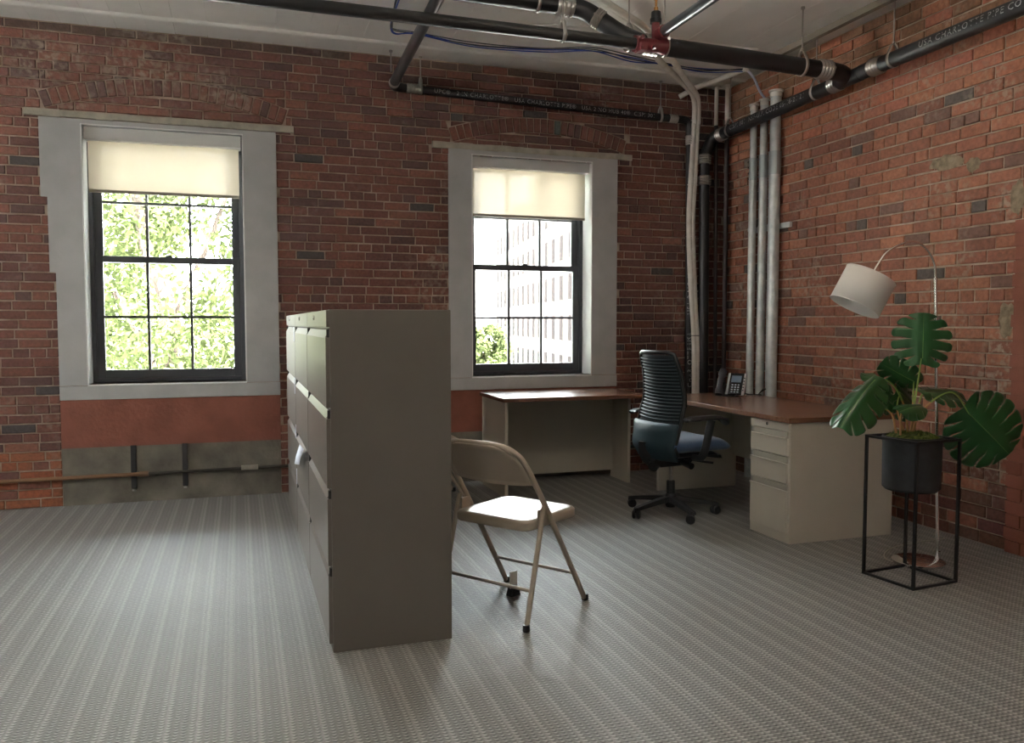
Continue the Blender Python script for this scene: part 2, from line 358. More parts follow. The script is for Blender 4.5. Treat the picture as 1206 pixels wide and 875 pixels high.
# shared unit meshes: 1 x 1 in u,z ; third axis in metres towards the room
UNIT = {}
def unit_mesh(key, L_, Hh, axis):
    k = (key, axis)
    if k in UNIT: return UNIT[k]
    b, m_, f = brick_verts([(-L_/2, -Hh/2), (L_/2, -Hh/2), (L_/2, Hh/2), (-L_/2, Hh/2)], .010)
    vs = []
    for u, z, d in b+m_+f:
        vs.append((u/L_, -d, z/Hh) if axis == 'back' else (-d, -u/L_, z/Hh))
    me = bpy.data.meshes.new('brick'); me.from_pydata(vs, [], [tuple(reversed(q)) if False else q for q in brick_faces(4)]); me.materials.append(MB)
    UNIT[k] = me; return me
LINT_R = [(-1.350, .414, 2.682, 2.727), (1.458, 3.177, 2.648, 2.693), (-4.1, -2.4, 2.682, 2.727)]
def lay(wall, axis, plane, u0, u1, pitch, blen, pal, keep, z0=0.0, zmax=H, hdr=6, colfn=None, arches=(), vis=None, proud0=0.0):
    """courses of bricks; keep(u0,u1,zc) -> list of polygons' spans; returns nothing"""
    cells = []
    nrow = int((zmax-z0)/pitch+.5)
    for r_ in range(nrow):
        za = z0+r_*pitch+.005; zb = min(z0+(r_+1)*pitch-.005, zmax)
        if zb-za < .02: continue
        header = (r_ % hdr == hdr-2); bl = blen*.5 if header else blen
        u = u0 - random.uniform(0, .03) - (bl*.5 if r_ % 2 else 0)
        while u < u1:
            l = bl*random.uniform(.94, 1.05)
            if not header and random.random() < .07: l = blen*.5
            for a, b in keep(max(u+.005, u0), min(u+l-.005, u1), (za+zb)/2):
                if b-a > .02: cells.append((a, b, za+random.uniform(-.002, .002), zb+random.uniform(-.002, .002)))
            u += l
    if axis == 'back':                       # trim the courses above and below the lintel strips
        for lo, hi, zl, zh in LINT_R:
            nc = []
            for a, b, za, zb in cells:
                if b <= lo or a >= hi or zb <= zl or za >= zh: nc.append((a, b, za, zb)); continue
                if a < lo-.02: nc.append((a, lo-.003, za, zb))
                if b > hi+.02: nc.append((hi+.003, b, za, zb))
                a2, b2 = max(a, lo), min(b, hi)
                if b2-a2 > .02:
                    if zb-zh > .012: nc.append((a2, b2, zh+.003, zb))
                    if zl-za > .012: nc.append((a2, b2, za, zl-.003))
            cells = nc
    nc = []                                     # no brick straddles the springing of an arch
    for a, b, za, zb in cells:
        cutx = [c for (cx, cz, ri, ro) in arches for c in (cx-arch_half(cx)+.018, cx+arch_half(cx)-.018) if a+.01 < c < b-.01 and cz+ri*.93 < zb and za < cz+ro]
        if cutx:
            if cutx[0]-a > .03: nc.append((a, cutx[0]-.004, za, zb))
            if b-cutx[0] > .03: nc.append((cutx[0]+.004, b, za, zb))
        else: nc.append((a, b, za, zb))
    cells = nc
    full, cut = [], []
    for a, b, za, zb in cells:
        poly = [(a, za), (b, za), (b, zb), (a, zb)]; polys = [poly]; touched = False
        for (cx, cz, ri, ro) in arches:
            mx, mz = (a+b)/2, (za+zb)/2; dx, dz = mx-cx, mz-cz; dd = math.hypot(dx, dz); n = (dx/dd, dz/dd)
            corners = [math.hypot(p[0]-cx, p[1]-cz) for p in poly]
            if abs(mx-cx) > arch_half(cx)+.10 or max(corners) < ri or min(corners) > ro: continue
            touched = True
            hf = arch_half(cx)-.018
            if abs(mx-cx) < hf:
                up = clip_poly(poly, (cx+n[0]*ro, cz+n[1]*ro), n); dn = clip_poly(poly, (cx+n[0]*ri, cz+n[1]*ri), (-n[0], -n[1]))
            else:                              # outside the springing: follow the sloping end face of the arch
                sg = 1 if mx > cx else -1; th_ = math.asin(min(1, arch_half(cx)/(ro-.006)))
                up = clip_poly(poly, (cx+sg*(math.sin(th_)*ro+.006), cz+math.cos(th_)*ro), (sg*math.cos(th_), -math.sin(th_))); dn = []
            polys = [q for q in (up, dn) if len(q) >= 3]
        if touched: cut += [q for q in polys if (max(p[0] for p in q)-min(p[0] for p in q)) > .02 and (max(p[1] for p in q)-min(p[1] for p in q)) > .012]
        else: full.append((a, b, za, zb))
    def score(c):
        a, b, za, zb = c; u = (a+b)/2; z = (za+zb)/2
        P = Vector((u, plane, z)) if axis == 'back' else Vector((plane, -u, z))
        d = P-Vector((0, 0, CH)); dep = d.dot(fwd); px = 603+976.755*d.dot(rgt)/dep; py = 437.5-976.755*d.dot(upv)/dep
        if dep < .5 or px < 0 or px > 1206 or py < 0 or py > 875 or (vis and not vis(px, py)): return 0
        nrm = 1 if axis == 'back' else 1
        cosv = abs(d.normalized().y if axis == 'back' else d.normalized().x)
        return (b-a)*(zb-za)*cosv/dep**2
    full.sort(key=score, reverse=True); single = full[:285]; rest = full[285:]
    for a, b, za, zb in single:
        me = unit_mesh(('h' if b-a < .14 else 's', random.randrange(8)), .1 if b-a < .14 else .2, pitch-.01, axis)
        o = bpy.data.objects.new('brick', me); COL.objects.link(o); o.parent = wall
        pr = random.uniform(-.003, .003)+proud0
        o.scale = (b-a, 1, zb-za) if axis == 'back' else (1, b-a, zb-za)
        o.location = ((a+b)/2, plane-pr, (za+zb)/2) if axis == 'back' else (plane-pr, -(a+b)/2, (za+zb)/2)
        c = colfn((a+b)/2, (za+zb)/2) if colfn else None
        c = c or pick(pal)
        if axis == 'right' and b-a > .14 and c[0] < .1 and random.random() < .75: c = pick(pal[:4])
        o.color = (*c, 1)
    vs, fs, cs = [], [], []
    for poly in [[(a, za), (b, za), (b, zb), (a, zb)] for a, b, za, zb in rest]+cut:
        b_, m_, f_ = brick_verts(poly, .010+random.uniform(-.003, .003)+proud0); n0 = len(vs); n = len(poly)
        for u, z, d in b_+m_+f_: vs.append((u, plane-d, z) if axis == 'back' else (plane-d, -u, z))
        fc = brick_faces(n); fs += [tuple(n0+i for i in q) for q in fc]
        mu = sum(p[0] for p in poly)/n; mz = sum(p[1] for p in poly)/n
        c = (colfn(mu, mz) if colfn else None) or pick(pal); cs += [(*c, 1)]*len(fc)
    o = obj('brickwork', (vs, fs), MB, wall, kind='stuff'); o.color = (0, 0, 0, 1)
    at = o.data.attributes.new('bc', 'FLOAT_COLOR', 'FACE')
    at.data.foreach_set('color', [v for c in cs for v in c])
    return o
ARCH = [dict(cx=-.445, top=2.985, half=.82, sag=.14, n=27), dict(cx=2.36, top=2.932, half=.77, sag=.125, n=26)]
for A in ARCH:
    A['h'] = .112; R0 = (A['half']**2+A['sag']**2)/(2*A['sag']); A['ro'] = R0; A['ri'] = R0-A['h']; A['cz'] = A['top']-R0
def arch_half(cx):
    for A in ARCH:
        if A['cx'] == cx: return A['half']
SUR = [(-1.25, .285, 2.675), (1.58, 3.045, 2.65), (-4.0, -2.5, 2.675)]
def surl(k, z):                                   # ragged left edge of the left surround
    if k == 0: return -1.262 if z > 2.14 else (-1.222 if z > 1.625 else -1.184)
    return 1.588 if k == 1 else -4.0
def keep_back(a, b, z):
    spans = [(a, b)]
    for k, (x0, x1, zt) in enumerate(SUR):
        lo, hi = (surl(k, z), x1) if z < zt-.02 else (99, 99)
        new = []
        for p, q in spans:
            if q <= lo or p >= hi: new.append((p, q)); continue
            if p < lo: new.append((p, lo-.003))
            if q > hi: new.append((hi+.003, q))
        spans = new
    return spans
def col_back(u, z):
    if z < .36 and -2.5 < u < -1.15 and random.random() < .6: return (.25+random.uniform(-.03, .03), .085, .04)
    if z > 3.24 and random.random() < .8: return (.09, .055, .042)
    if 1.2 < u < 3.0 and z < .6: return None
    return None
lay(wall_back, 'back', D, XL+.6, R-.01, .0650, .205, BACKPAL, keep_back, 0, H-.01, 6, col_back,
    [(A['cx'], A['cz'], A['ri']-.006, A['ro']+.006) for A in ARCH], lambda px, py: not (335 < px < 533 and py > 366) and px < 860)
for A in ARCH:                                    # rowlock arches over both windows
    th = math.asin(A['half']/A['ro'])
    for i in range(A['n']):
        t = -th+2*th*(i+.5)/A['n']; rc = (A['ro']+A['ri'])/2; w = 2*th*rc/A['n']-.010
        me = unit_mesh(('a', i % 5), .055, .105, 'back')
        o = bpy.data.objects.new('arch_brick', me); COL.objects.link(o); o.parent = wall_back
        o.scale = (w, 1, A['h']-.004); o.location = (A['cx']+rc*math.sin(t), D, A['cz']+rc*math.cos(t)); o.rotation_euler = (0, t, 0)
        c = pick(BACKPAL[:5]); o.color = (*c, 1)
        if A is ARCH[1] and i == 15: o.color = (.06, .075, .065, 1)
# right wall: u = -y
PIERY = 3.487
def keep_right(a, b, z): return [(a, b)]
def col_right(u, z):
    y = -u
    if y < PIERY and z < 1.86: return (.33, .12, .08) if random.random() < .8 else (.28, .10, .065)
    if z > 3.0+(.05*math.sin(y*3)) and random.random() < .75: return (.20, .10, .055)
    if z > 2.64: return tuple(v*random.uniform(.93, 1.07) for v in (.33, .125, .072))
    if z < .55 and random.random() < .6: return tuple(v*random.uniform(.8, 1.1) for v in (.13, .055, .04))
    return None
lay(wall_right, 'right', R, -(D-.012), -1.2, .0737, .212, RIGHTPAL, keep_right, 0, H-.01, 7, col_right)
o = obj('brick_pier_face', box(R-.03, R+.01, 1.2, PIERY, 0, 1.80), TERRA, wall_right)
for r_ in range(25):                              # painted pier bricks stand a little proud, with a ragged edge
    z0 = r_*.0737
    for j in range(11):
        if PIERY-j*.215-.31 < 1.2: break
        y1 = PIERY-j*.215-(0 if r_ % 2 else .10)+random.uniform(-.004, .004); y0 = y1-.207
        if j == 0 and r_ % 2 == 0: obj('pier_brick', box(R-.042, R-.02, y1+.008, PIERY+random.uniform(-.012, .006), z0+.004, z0+.0705), TERRA, wall_right)
        obj('pier_brick', box(R-.042+random.uniform(-.003, .002), R-.02, y0, y1, z0+.004, z0+.0705), TERRA, wall_right)
# mortar smears on the right wall
for (yc, zc, sy, sz, n) in [(3.99, 2.245, .13, .045, 7), (3.80, 2.20, .05, .045, 6), (3.50, 1.97, .045, .10, 6), (3.545, 1.30, .05, .10, 5)]:
    vs = []; N = 18; cen = (R-.016, yc, zc); ring = []
    for i in range(N):
        a = 2*PI*i/N; rr = random.uniform(.75, 1.15); ring.append((R-.0125, yc+sy*rr*math.cos(a), zc+sz*rr*math.sin(a)))
    inner = [(R-.0165, yc+(p[1]-yc)*.7, zc+(p[2]-zc)*.7) for p in ring]
    obj('mortar_smear', ([cen]+inner+ring, [(0, 1+i, 1+(i+1) % N) for i in range(N)]+[(1+i, 1+N+i, 1+N+(i+1) % N, 1+(i+1) % N) for i in range(N)]), SMEAR, wall_right)

# ---------------------------------------------------------------- windows and their surrounds
for k, w in enumerate(WIN):
    x0, x1, z0, z1 = w['x0'], w['x1'], w['z0'], w['z1']; sl, sr, zt = SUR[k]
    win = empty('window_%d' % (k+1), ((x0+x1)/2, D, z0), label=['left tall window with green trees outside', 'right tall window with a pale building outside', 'further window on the same wall, left of the view'][k], kind='structure')
    def wp(name, bm, mat, par=win, **kw):
        for v in bm.verts: v.co -= Vector(((x0+x1)/2, D, z0))
        return obj(name, bm, mat, par, **kw)
    # painted plaster surround, one slab with uneven edges
    bm = bmesh.new(); f = D-.016
    zz = [.742, .83]; 
    if k == 0:
        for a, b, l in ((.842, 1.625, -1.184), (1.625, 2.14, -1.222), (2.14, zt, -1.262)): box(l, x0, f, D+.03, a, b, bm)
    else: box(surl(k, 1), x0, f, D+.03, .842, zt, bm)
    box(x1, sr, f, D+.03, .842, zt, bm); box(x0, x1, f, D+.03, z1, zt, bm)
    wp('plaster_surround', bm, WHITE)
    wp('sill_board', box(surl(k, 1), sr+.004, D-.022, D+.03, .742, .838, bm=None), WHITE, bevel=.003)
    wp('window_stool', box(x0, x1, D-.018, D+.20, z0-.012, z0), REVEAL)
    bm = bmesh.new(); box(x0-.002, x0+.006, D-.017, D+.20, z0, z1, bm); box(x1-.006, x1+.002, D-.017, D+.20, z0, z1, bm); box(x0, x1, D-.017, D+.20, z1-.006, z1+.002, bm)
    wp('reveal_lining', bm, REVEAL)
    xa, xb = x0+.035, x1-.035
    bm = bmesh.new()
    box(x0+.006, xa+.0, D+.17, D+.30, z0, z1, bm); box(xb, x1-.006, D+.17, D+.30, z0, z1, bm); box(xa, xb, D+.17, D+.30, z0, z0+.028, bm); box(xa, xb, D+.17, D+.30, z1-.05, z1, bm)
    wp('window_frame', bm, WINBLACK, bevel=.003)
    gx0, gx1 = x0+.088, x1-.088
    def sash(name, ya, yb, za, zb, bot, top, mz):
        bm = bmesh.new(); box(xa, gx0, ya, yb, za, zb, bm); box(gx1, xb, ya, yb, za, zb, bm); box(gx0, gx1, ya, yb, za, za+bot, bm); box(gx0, gx1, ya, yb, zb-top, zb, bm)
        s = wp(name, bm, WINBLACK, bevel=.003); off = Vector(((x0+x1)/2, D, z0))
        def sub(n_, bm, mt):
            for v in bm.verts: v.co -= off
            return obj(n_, bm, mt, s)
        wd = (gx1-gx0)/3; ym = (ya+yb)/2
        for j in (1, 2): sub('muntin', box(gx0+wd*j-.009, gx0+wd*j+.009, ym-.013, ym+.013, za+bot, zb-top), WINBLACK)
        sub('muntin', box(gx0, gx1, ym-.012, ym+.012, mz-.009, mz+.009), WINBLACK)
        for j in range(3):
            for (pa, pb) in ((za+bot, mz), (mz, zb-top)):
                sub('pane', box(gx0+wd*j, gx0+wd*(j+1), ym-.002, ym+.002, pa, pb), GLASS)
    dz = 0
    sash('lower_sash', D+.185, D+.22, .876, 1.762, .062, .046, 1.322)
    sash('upper_sash', D+.225, D+.26, 1.716, z1-.045, .046, .045, 2.15)
    wp('sash_lock', box((x0+x1)/2-.02, (x0+x1)/2+.02, D+.19, D+.215, 1.762, 1.775), WINBLACK)
    # lintel
    zl = 2.648 if k == 1 else 2.682
    bm = bmesh.new(); n = 16; lx0, lx1 = [(-1.348, .412), (1.46, 3.175), (-4.1, -2.4)][k]
    for i in range(n): box(lx0+(lx1-lx0)*i/n, lx0+(lx1-lx0)*(i+1)/n, D-.026+random.uniform(-.002, .002), D+.03, zl-.002+random.uniform(-.003, .003), zl+.044+random.uniform(-.004, .003), bm)
    o = obj('trim_%d' % (3*k+3), bm, LINT); tag(o, 'thin beige lintel strip over the %s window' % ['left', 'right', 'further left'][k], kind='structure')
    # painted apron and raw concrete under the window
    ax0, ax1 = [(-1.184, .287), (1.588, 3.045), (-4.0, -2.5)][k]
    o = obj('trim_%d' % (3*k+4), box(ax0, ax1, D-.012, D+.02, .405, .742), TERRA); tag(o, ['terracotta painted band under the left window', 'terracotta painted band behind the desk', 'terracotta painted band under the further window'][k], kind='structure')
    obj('form_line', box(ax0, ax1, D-.0145, D-.01, .585, .589), TERRA, o)
    o = obj('trim_%d' % (3*k+5), box(ax0, ax1, D-.006, D+.02, 0, .405), CONC); tag(o, ['raw grey concrete strip at the foot of the wall under the left window', 'raw grey concrete strip behind the desk', 'raw concrete strip under the further window'][k], kind='structure')
    if k == 0:
        for xx_ in (-.727, -.386):
            b_ = box(xx_-.018, xx_+.018, D-.03, D-.006, .10, .408)
            q = obj('angle_bracket', b_, BLACKIRON, o, bevel=.002)
            obj('bolt', lathe([(.012, 0), (.012, .01)], 8, center=(0, 0, 0)), RODM, q).location = (xx_, D-.032, .085)
    if k == 2: continue
    # roller blind
    bx0, bx1 = x0+.028, x1-.03
    zb_, zt_ = (2.205, 2.55) if k == 0 else (2.150, 2.522)
    bl = empty('roller_blind', ((x0+x1)/2, D+.07, zt_), label=['cream roller blind half drawn on the left window with the trees outside', 'cream roller blind half drawn on the right window beside the desk'][k], cat='blind', group='roller blinds')
    off = Vector(((x0+x1)/2, D+.07, zt_))
    def bp_(n_, bm, mt, **kw):
        for v in bm.verts: v.co -= off
        return obj(n_, bm, mt, bl, **kw)
    bm = bmesh.new(); N = 12; vv = []
    for i in range(N+1):
        xx_ = bx0+(bx1-bx0)*i/N; wob = .002*math.sin(i*1.3)
        vv.append([bm.verts.new((xx_, D+.075+wob*(1-t), zb_+(zt_+.04-zb_)*t)) for t in (0, .33, .66, 1)])
    for i in range(N):
        for j in range(3): bm.faces.new((vv[i][j], vv[i+1][j], vv[i+1][j+1], vv[i][j+1]))
    bp_('fabric', bm, BLIND, smooth='all')
    bp_('bottom_bar', box(bx0, bx1, D+.068, D+.082, zb_-.012, zb_+.010), M('blind_bar', (.30, .27, .22), .5), bevel=.003)
    bp_('fascia', box(x0+.012, x1-.014, D+.015, D+.13, zt_, z1-.008), M('blind_fascia', (.62, .62, .61), .45), bevel=.004)

# ---------------------------------------------------------------- pipe along the wall foot
pp = empty('wall_pipe', (-.6, D-.03, .195), label='thin rusty brown pipe running low along the window wall above the carpet', cat='pipe')
o = obj('pipe_run', tube([(-4.3, 0, -.012), (-.06, 0, .008)], .014, 10), M('rusty_pipe', (.22, .12, .06), .6), pp, True)
obj('pipe_run', tube([(-.06, 0, .008), (4.4, 0, .03)], .011, 10), M('dark_pipe', (.05, .045, .035), .6), pp, True)
obj('coupling', tube([(-.09, 0, .008), (-.03, 0, .008)], .02, 10), M('rusty_coupling', (.2, .12, .07), .6), pp, True)
obj('pipe_tape', box(.60, .72, -.016, .016, -.0, .032), LINT, pp)

# ---------------------------------------------------------------- overhead pipes
def rib_band(axis_pts, r, mat, parent, name='coupling'):
    """no-hub coupling: shield with four screw bands"""
    a, b = Vector(axis_pts[0]), Vector(axis_pts[1]); pts, rr = [], []
    n = 17
    for i in range(n):
        t = i/(n-1); pts.append(a.lerp(b, t)); rr.append(r*(1.06 if i % 4 in (0,) or i in (0, n-1) else (1.20 if i % 4 == 2 else 1.15)))
    o = obj(name, tube(pts, rr, 18), mat, parent, True)
    d = (b-a).normalized(); side = d.cross(Vector((0, 0, 1)))
    side = side.normalized() if side.length > .1 else Vector((0, -1, 0))
    bm = bmesh.new()
    for t in (.125, .375, .625, .875):
        c = a.lerp(b, t)+side*r*1.2; s = .006; box(c.x-s, c.x+s, c.y-s, c.y+s, c.z-s, c.z+s, bm)
    obj('clamp_screw', bm, mat, o)
    return o
def hanger(x, y, zp, r, zt=H, label='', axis='x', group='threaded rod pipe hangers', strap=True):
    h = empty('pipe_hanger', (x, y, zt), label=label, cat='hanger', group=group)
    obj('rod', tube([(0, 0, 0), (0, 0, zp+r+.05-zt)], .005, 8), RODM, h, True)
    obj('ceiling_anchor', lathe([(.013, -.014), (.013, 0), (.006, .0)], 10), RODM, h)
    if strap:
        zc = zp-zt; pts = []
        for i in range(21):
            a = -PI/2+2*PI*i/20+PI; rr = r+.006
            px, pz = rr*math.sin(a), rr*math.cos(a)
            pts.append((px, pz))
        w = .011; vs, fs = [], []
        pts = [(0.0, r+.055), (-.02, r+.035), (-r*1.02, r*.45)]+[((r+.004)*math.sin(a), (r+.004)*math.cos(a)) for a in [math.radians(q) for q in range(-90, -271, -15)]]+[(r*1.02, r*.45), (.02, r+.035), (0.0, r+.055)]
        for u, v in pts:
            for s in (-w, w):
                vs.append((s, u, zc+v) if axis == 'x' else (u, s, zc+v))
        for i in range(len(pts)-1): fs.append((2*i, 2*i+1, 2*i+3, 2*i+2))
        o = obj('clevis_strap', (vs, fs), BAND, h, True); md = o.modifiers.new('solid', 'SOLIDIFY'); md.thickness = .003
        obj('nut', lathe([(.009, zc+r+.045), (.009, zc+r+.062)], 6), BAND, h)
    return h
def on_pipe(p0, p1, r, updir, ang):
    ang = ang
    """text mapper: starts at p0 towards p1 on the surface of radius r, centred at ang from updir"""
    a, b = Vector(p0), Vector(p1); d = (b-a).normalized(); u = Vector(updir); u = (u-d*u.dot(d)).normalized(); s = u.cross(d)*-1
    def fn(x, y):
        t = ang-(y-.35*fn.size)/r
        return a+d*x+(u*math.cos(t)+s*math.sin(t))*(r+.0016)
    fn.size = .05; return fn

# drain pipe along the right wall
rb = .048
BX = 3.91
dp = empty('drain_pipe', (BX, 4.6, 2.91), label='black drain pipe with white lettering running along the right brick wall and down the corner', cat='pipe')
def at(o_, *p): return [Vector(q)-Vector(o_.location) for q in p]
obj('pipe_run', tube(at(dp, (BX, 1.2, 2.945), (BX, 4.55, 2.918)), rb, 20), PVCB, dp, True)
obj('pipe_run', tube(at(dp, (BX, 4.55, 2.915), (BX, 6.22, 2.872)), rb, 20), PVCB, dp, True)
obj('elbow', tube(fillet(at(dp, (BX, 6.20, 2.872), (BX-.02, 6.31, 2.868), (3.825, 6.33, 2.70)), .09), rb*1.04, 18), PVCB, dp, True)
obj('pipe_drop', tube(at(dp, (3.822, 6.33, 2.74), (3.845, 6.33, .02)), rb*.9, 18), PVCB, dp, True)
for a_, b_ in (((BX, 6.17, 2.873), (BX, 6.24, 2.871)), ((BX, 4.36, 2.920), (BX, 4.46, 2.919)), ((BX, 4.74, 2.912), (BX, 4.84, 2.910)), ((3.823, 6.33, 2.64), (3.824, 6.33, 2.72)), ((3.826, 6.33, 2.46), (3.827, 6.33, 2.54))):
    rib_band(at(dp, a_, b_), rb, BAND, dp)
f_ = on_pipe(at(dp, (BX, 6.02, 2.877))[0], at(dp, (BX, 4.95, 2.905))[0], rb, (0, 0, 1), math.radians(86)); f_.size = .05
text_mesh('CISPI 301  NSF-U.P. CODE 05-18-21 21', .05, f_, PRINT, dp)
f_ = on_pipe(at(dp, (BX, 4.02, 2.922))[0], at(dp, (BX, 3.0, 2.930))[0], rb, (0, 0, 1), math.radians(86)); f_.size = .048
text_mesh('USA CHARLOTTE PIPE CO', .052, f_, PRINT, dp)
# branch: large drain from the left, 45 degree drop, then to the wall pipe
AY = 4.62; ra = .054
br = empty('branch_drain_pipe', (2.6, AY, 2.96), label='thick black drain pipe crossing below the ceiling to meet the wall pipe', cat='pipe')
obj('pipe_run', tube(at(br, (-.6, 4.75, 3.215), (1.93, 4.75, 3.18)), ra, 20), PVCB, br, True)
obj('bend', tube(fillet(at(br, (1.90, 4.75, 3.18), (2.02, 4.74, 3.17), (2.22, 4.66, 3.02), (2.34, AY, 2.965)), .06), ra*1.02, 20), PVCB, br, True)
obj('pipe_run', tube(at(br, (2.30, AY, 2.966), (3.74, AY, 2.932)), ra, 20), PVCB, br, True)
obj('elbow', tube(fillet(at(br, (3.70, AY, 2.933), (3.85, AY+.01, 2.928), (BX, AY+.13, 2.912)), .07), ra*1.02, 18), PVCB, br, True)
for a_, b_ in (((1.84, 4.75, 3.181), (1.95, 4.75, 3.179)), ((2.08, 4.72, 3.125), (2.12, 4.70, 3.095)), ((2.36, AY, 2.964), (2.46, AY, 2.962)), ((3.62, AY, 2.935), (3.72, AY, 2.933))):
    rib_band(at(br, a_, b_), ra, BAND, br)
# sprinkler main
SY = 4.42; sz = 2.955
sp = empty('sprinkler_pipe', (2.0, SY, 2.9), label='long thin black sprinkler pipe crossing the upper left to the red fitting', cat='pipe')
obj('pipe_run', tube(at(sp, (-1.9, SY, 2.893), (2.27, SY, 2.887)), .033, 16), STEELB, sp, True)
ft = obj('tee_fitting', tube(at(sp, (2.20, SY, 2.888), (2.24, SY, 2.888), (2.25, SY, 2.888), (2.36, SY, 2.888), (2.37, SY, 2.888), (2.40, SY, 2.888)), [.046, .046, .038, .038, .046, .046], 16), REDM, sp, True, label='dark red grooved tee')
for (bx_, by_, bz_) in ((2.22, SY-.05, 2.91), (2.22, SY-.05, 2.865), (2.385, SY-.05, 2.915), (2.30, SY-.055, 2.86), (2.34, SY-.05, 2.94)):
    o = obj('coupling_bolt', lathe([(.011, -.02), (.011, .02)], 8), CHROME if bx_ > 2.35 else REDM, ft); o.location = Vector((bx_, by_, bz_))-sp.location; o.rotation_euler = (PI/2, 0, 0)
obj('clamp_ear', box(*[q for q in (.33-.12, .33-.08)], -.065, .02, -.062, -.02), REDM, ft)
obj('riser', tube(at(sp, (2.335, SY+.0, 2.90), (2.34, SY+.01, 3.04)), .024, 14), REDM, sp, True, label='red riser nipple')
obj('reducer', tube(at(sp, (2.34, SY+.01, 3.02), (2.34, SY+.01, 3.045), (2.341, SY+.01, 3.05), (2.341, SY+.01, 3.085), (2.341, SY+.01, 3.09)), [.033, .033, .029, .027, .018], 14), BLKPL, sp, True)
obj('sprinkler_head', tube(at(sp, (2.341, SY+.01, 3.085), (2.341, SY+.01, 3.11), (2.341, SY+.01, 3.115), (2.341, SY+.01, 3.15), (2.341, SY+.01, 3.16), (2.341, SY+.01, 3.165)), [.013, .013, .007, .007, .019, .019], 12), BRASS, sp, True, label='brass upright sprinkler head')
# grey pipe from the tee towards the camera
gp = empty('grey_steel_pipe', (2.35, 3.0, 2.95), label='grey steel pipe running from the red fitting towards the viewer', cat='pipe')
obj('pipe_run', tube([(.0, 1.38, -.0), (0, -3.0, 0)], .029, 16), GREYP, gp, True)
obj('pipe_collar', tube([(.0, 1.40, 0), (0, 1.34, 0)], .036, 16), REDM, gp, True)
# 3 in pipe parallel to window wall with print, elbow towards camera and drop
cp = empty('condensate_pipe', (1.14, 6.36, 3.075), label='slim black pipe with white lettering running across the window wall over the right arch', cat='pipe')
cr_ = .031
obj('pipe_run', tube(at(cp, (1.16, 6.375, 3.070), (3.60, 6.375, 3.010)), cr_, 16), PVCB, cp, True)
obj('elbow', tube(fillet(at(cp, (3.57, 6.375, 3.011), (3.70, 6.375, 3.008), (3.70, 6.375, 2.86)), .09), cr_*1.05, 16), PVCB, cp, True)
obj('pipe_drop', tube(at(cp, (3.70, 6.375, 2.90), (3.725, 6.375, .02)), cr_, 16), PVCB, cp, True)
obj('elbow', tube(fillet(at(cp, (1.22, 6.375, 3.069), (1.15, 6.372, 3.070), (1.14, 6.27, 3.082)), .05), cr_*1.1, 16), PVCB, cp, True)
bp2 = empty('grey_branch_pipe', (1.13, 4.6, 3.16), label='dull grey pipe running from the left elbow of the slim lettered pipe towards the viewer', cat='pipe')
obj('pipe_run', tube(at(bp2, (1.14, 6.32, 3.075), (1.125, 4.6, 3.16), (1.10, 2.2, 3.19)), .036, 16), M('dull_grey_pipe', (.05, .05, .055), .35, .3), bp2, True)
for a_, b_ in (((1.25, 6.375, 3.068), (1.35, 6.375, 3.066)), ((3.50, 6.375, 3.012), (3.58, 6.375, 3.011)), ((3.70, 6.375, 2.80), (3.70, 6.375, 2.88))):
    rib_band(at(cp, a_, b_), cr_, BAND, cp)
obj('end_ring', tube(at(cp, (1.142, 6.30, 3.076), (1.142, 6.26, 3.078)), cr_*1.3, 16), BAND, cp, True)
f_ = on_pipe(at(cp, (1.46, 6.375, 3.063))[0], at(cp, (3.5, 6.375, 3.0125))[0], cr_, (0, 0, 1), math.radians(100)); f_.size = .034
def flip(fn):
    return fn
text_mesh('UPC®   2 IN CHARLOTTE®   USA CHARLOTTE PIPE®   USA 2 NO HUB 40®  CISPI 301', .044, f_, PRINT, cp)
f_ = on_pipe(at(cp, (3.713, 6.375, 1.35))[0], at(cp, (3.70, 6.375, 2.75))[0], cr_, (0, -1, 0), 0); f_.size = .034
text_mesh('USA 2 NO HUB 40®  CISPI ® 301', .058, f_, PRINT, cp)
f_ = on_pipe(at(cp, (3.722, 6.375, .72))[0], at(cp, (3.713, 6.375, 1.32))[0], cr_, (0, -1, 0), 0); f_.size = .034
text_mesh('CHARLOTTE USA', .055, f_, PRINT, cp)

# painted conduits: down the wall and up over the ceiling
for k, dx in enumerate((0, .034)):
    path = [(1.55+dx*1.5, 3.6, H-.05), (1.95+dx*1.8, 4.55+dx, H-.07), (2.55+dx*1.2, 5.10-dx, H-.08), (2.98+dx*1.0, 5.60-dx*(3 if k else 0), H-.09), (3.40+dx*.6, 6.02-(.05 if k else 0), H-.095), (3.66+dx, 6.25, H-.14),
            (3.725+dx, 6.335, H-.32), (3.722+dx, 6.345, 2.95), (3.708+dx, 6.345, 2.60), (3.690+dx, 6.345, 2.25), (3.694+dx, 6.345, 1.95), (3.725+dx*.9, 6.345, 1.45), (3.755+dx*.9, 6.345, 1.0), (3.765+dx*.9, 6.345, .02)]
    pts = smoothpath(path, 8)
    o = obj('white_conduit', tube(pts, .0235, 14), WCOND, None, True)
    tag(o, ['white painted conduit in the corner, left one of the bundled pair', 'white painted conduit in the corner, right one of the bundled pair'][k], 'conduit', 'bundled white conduits')
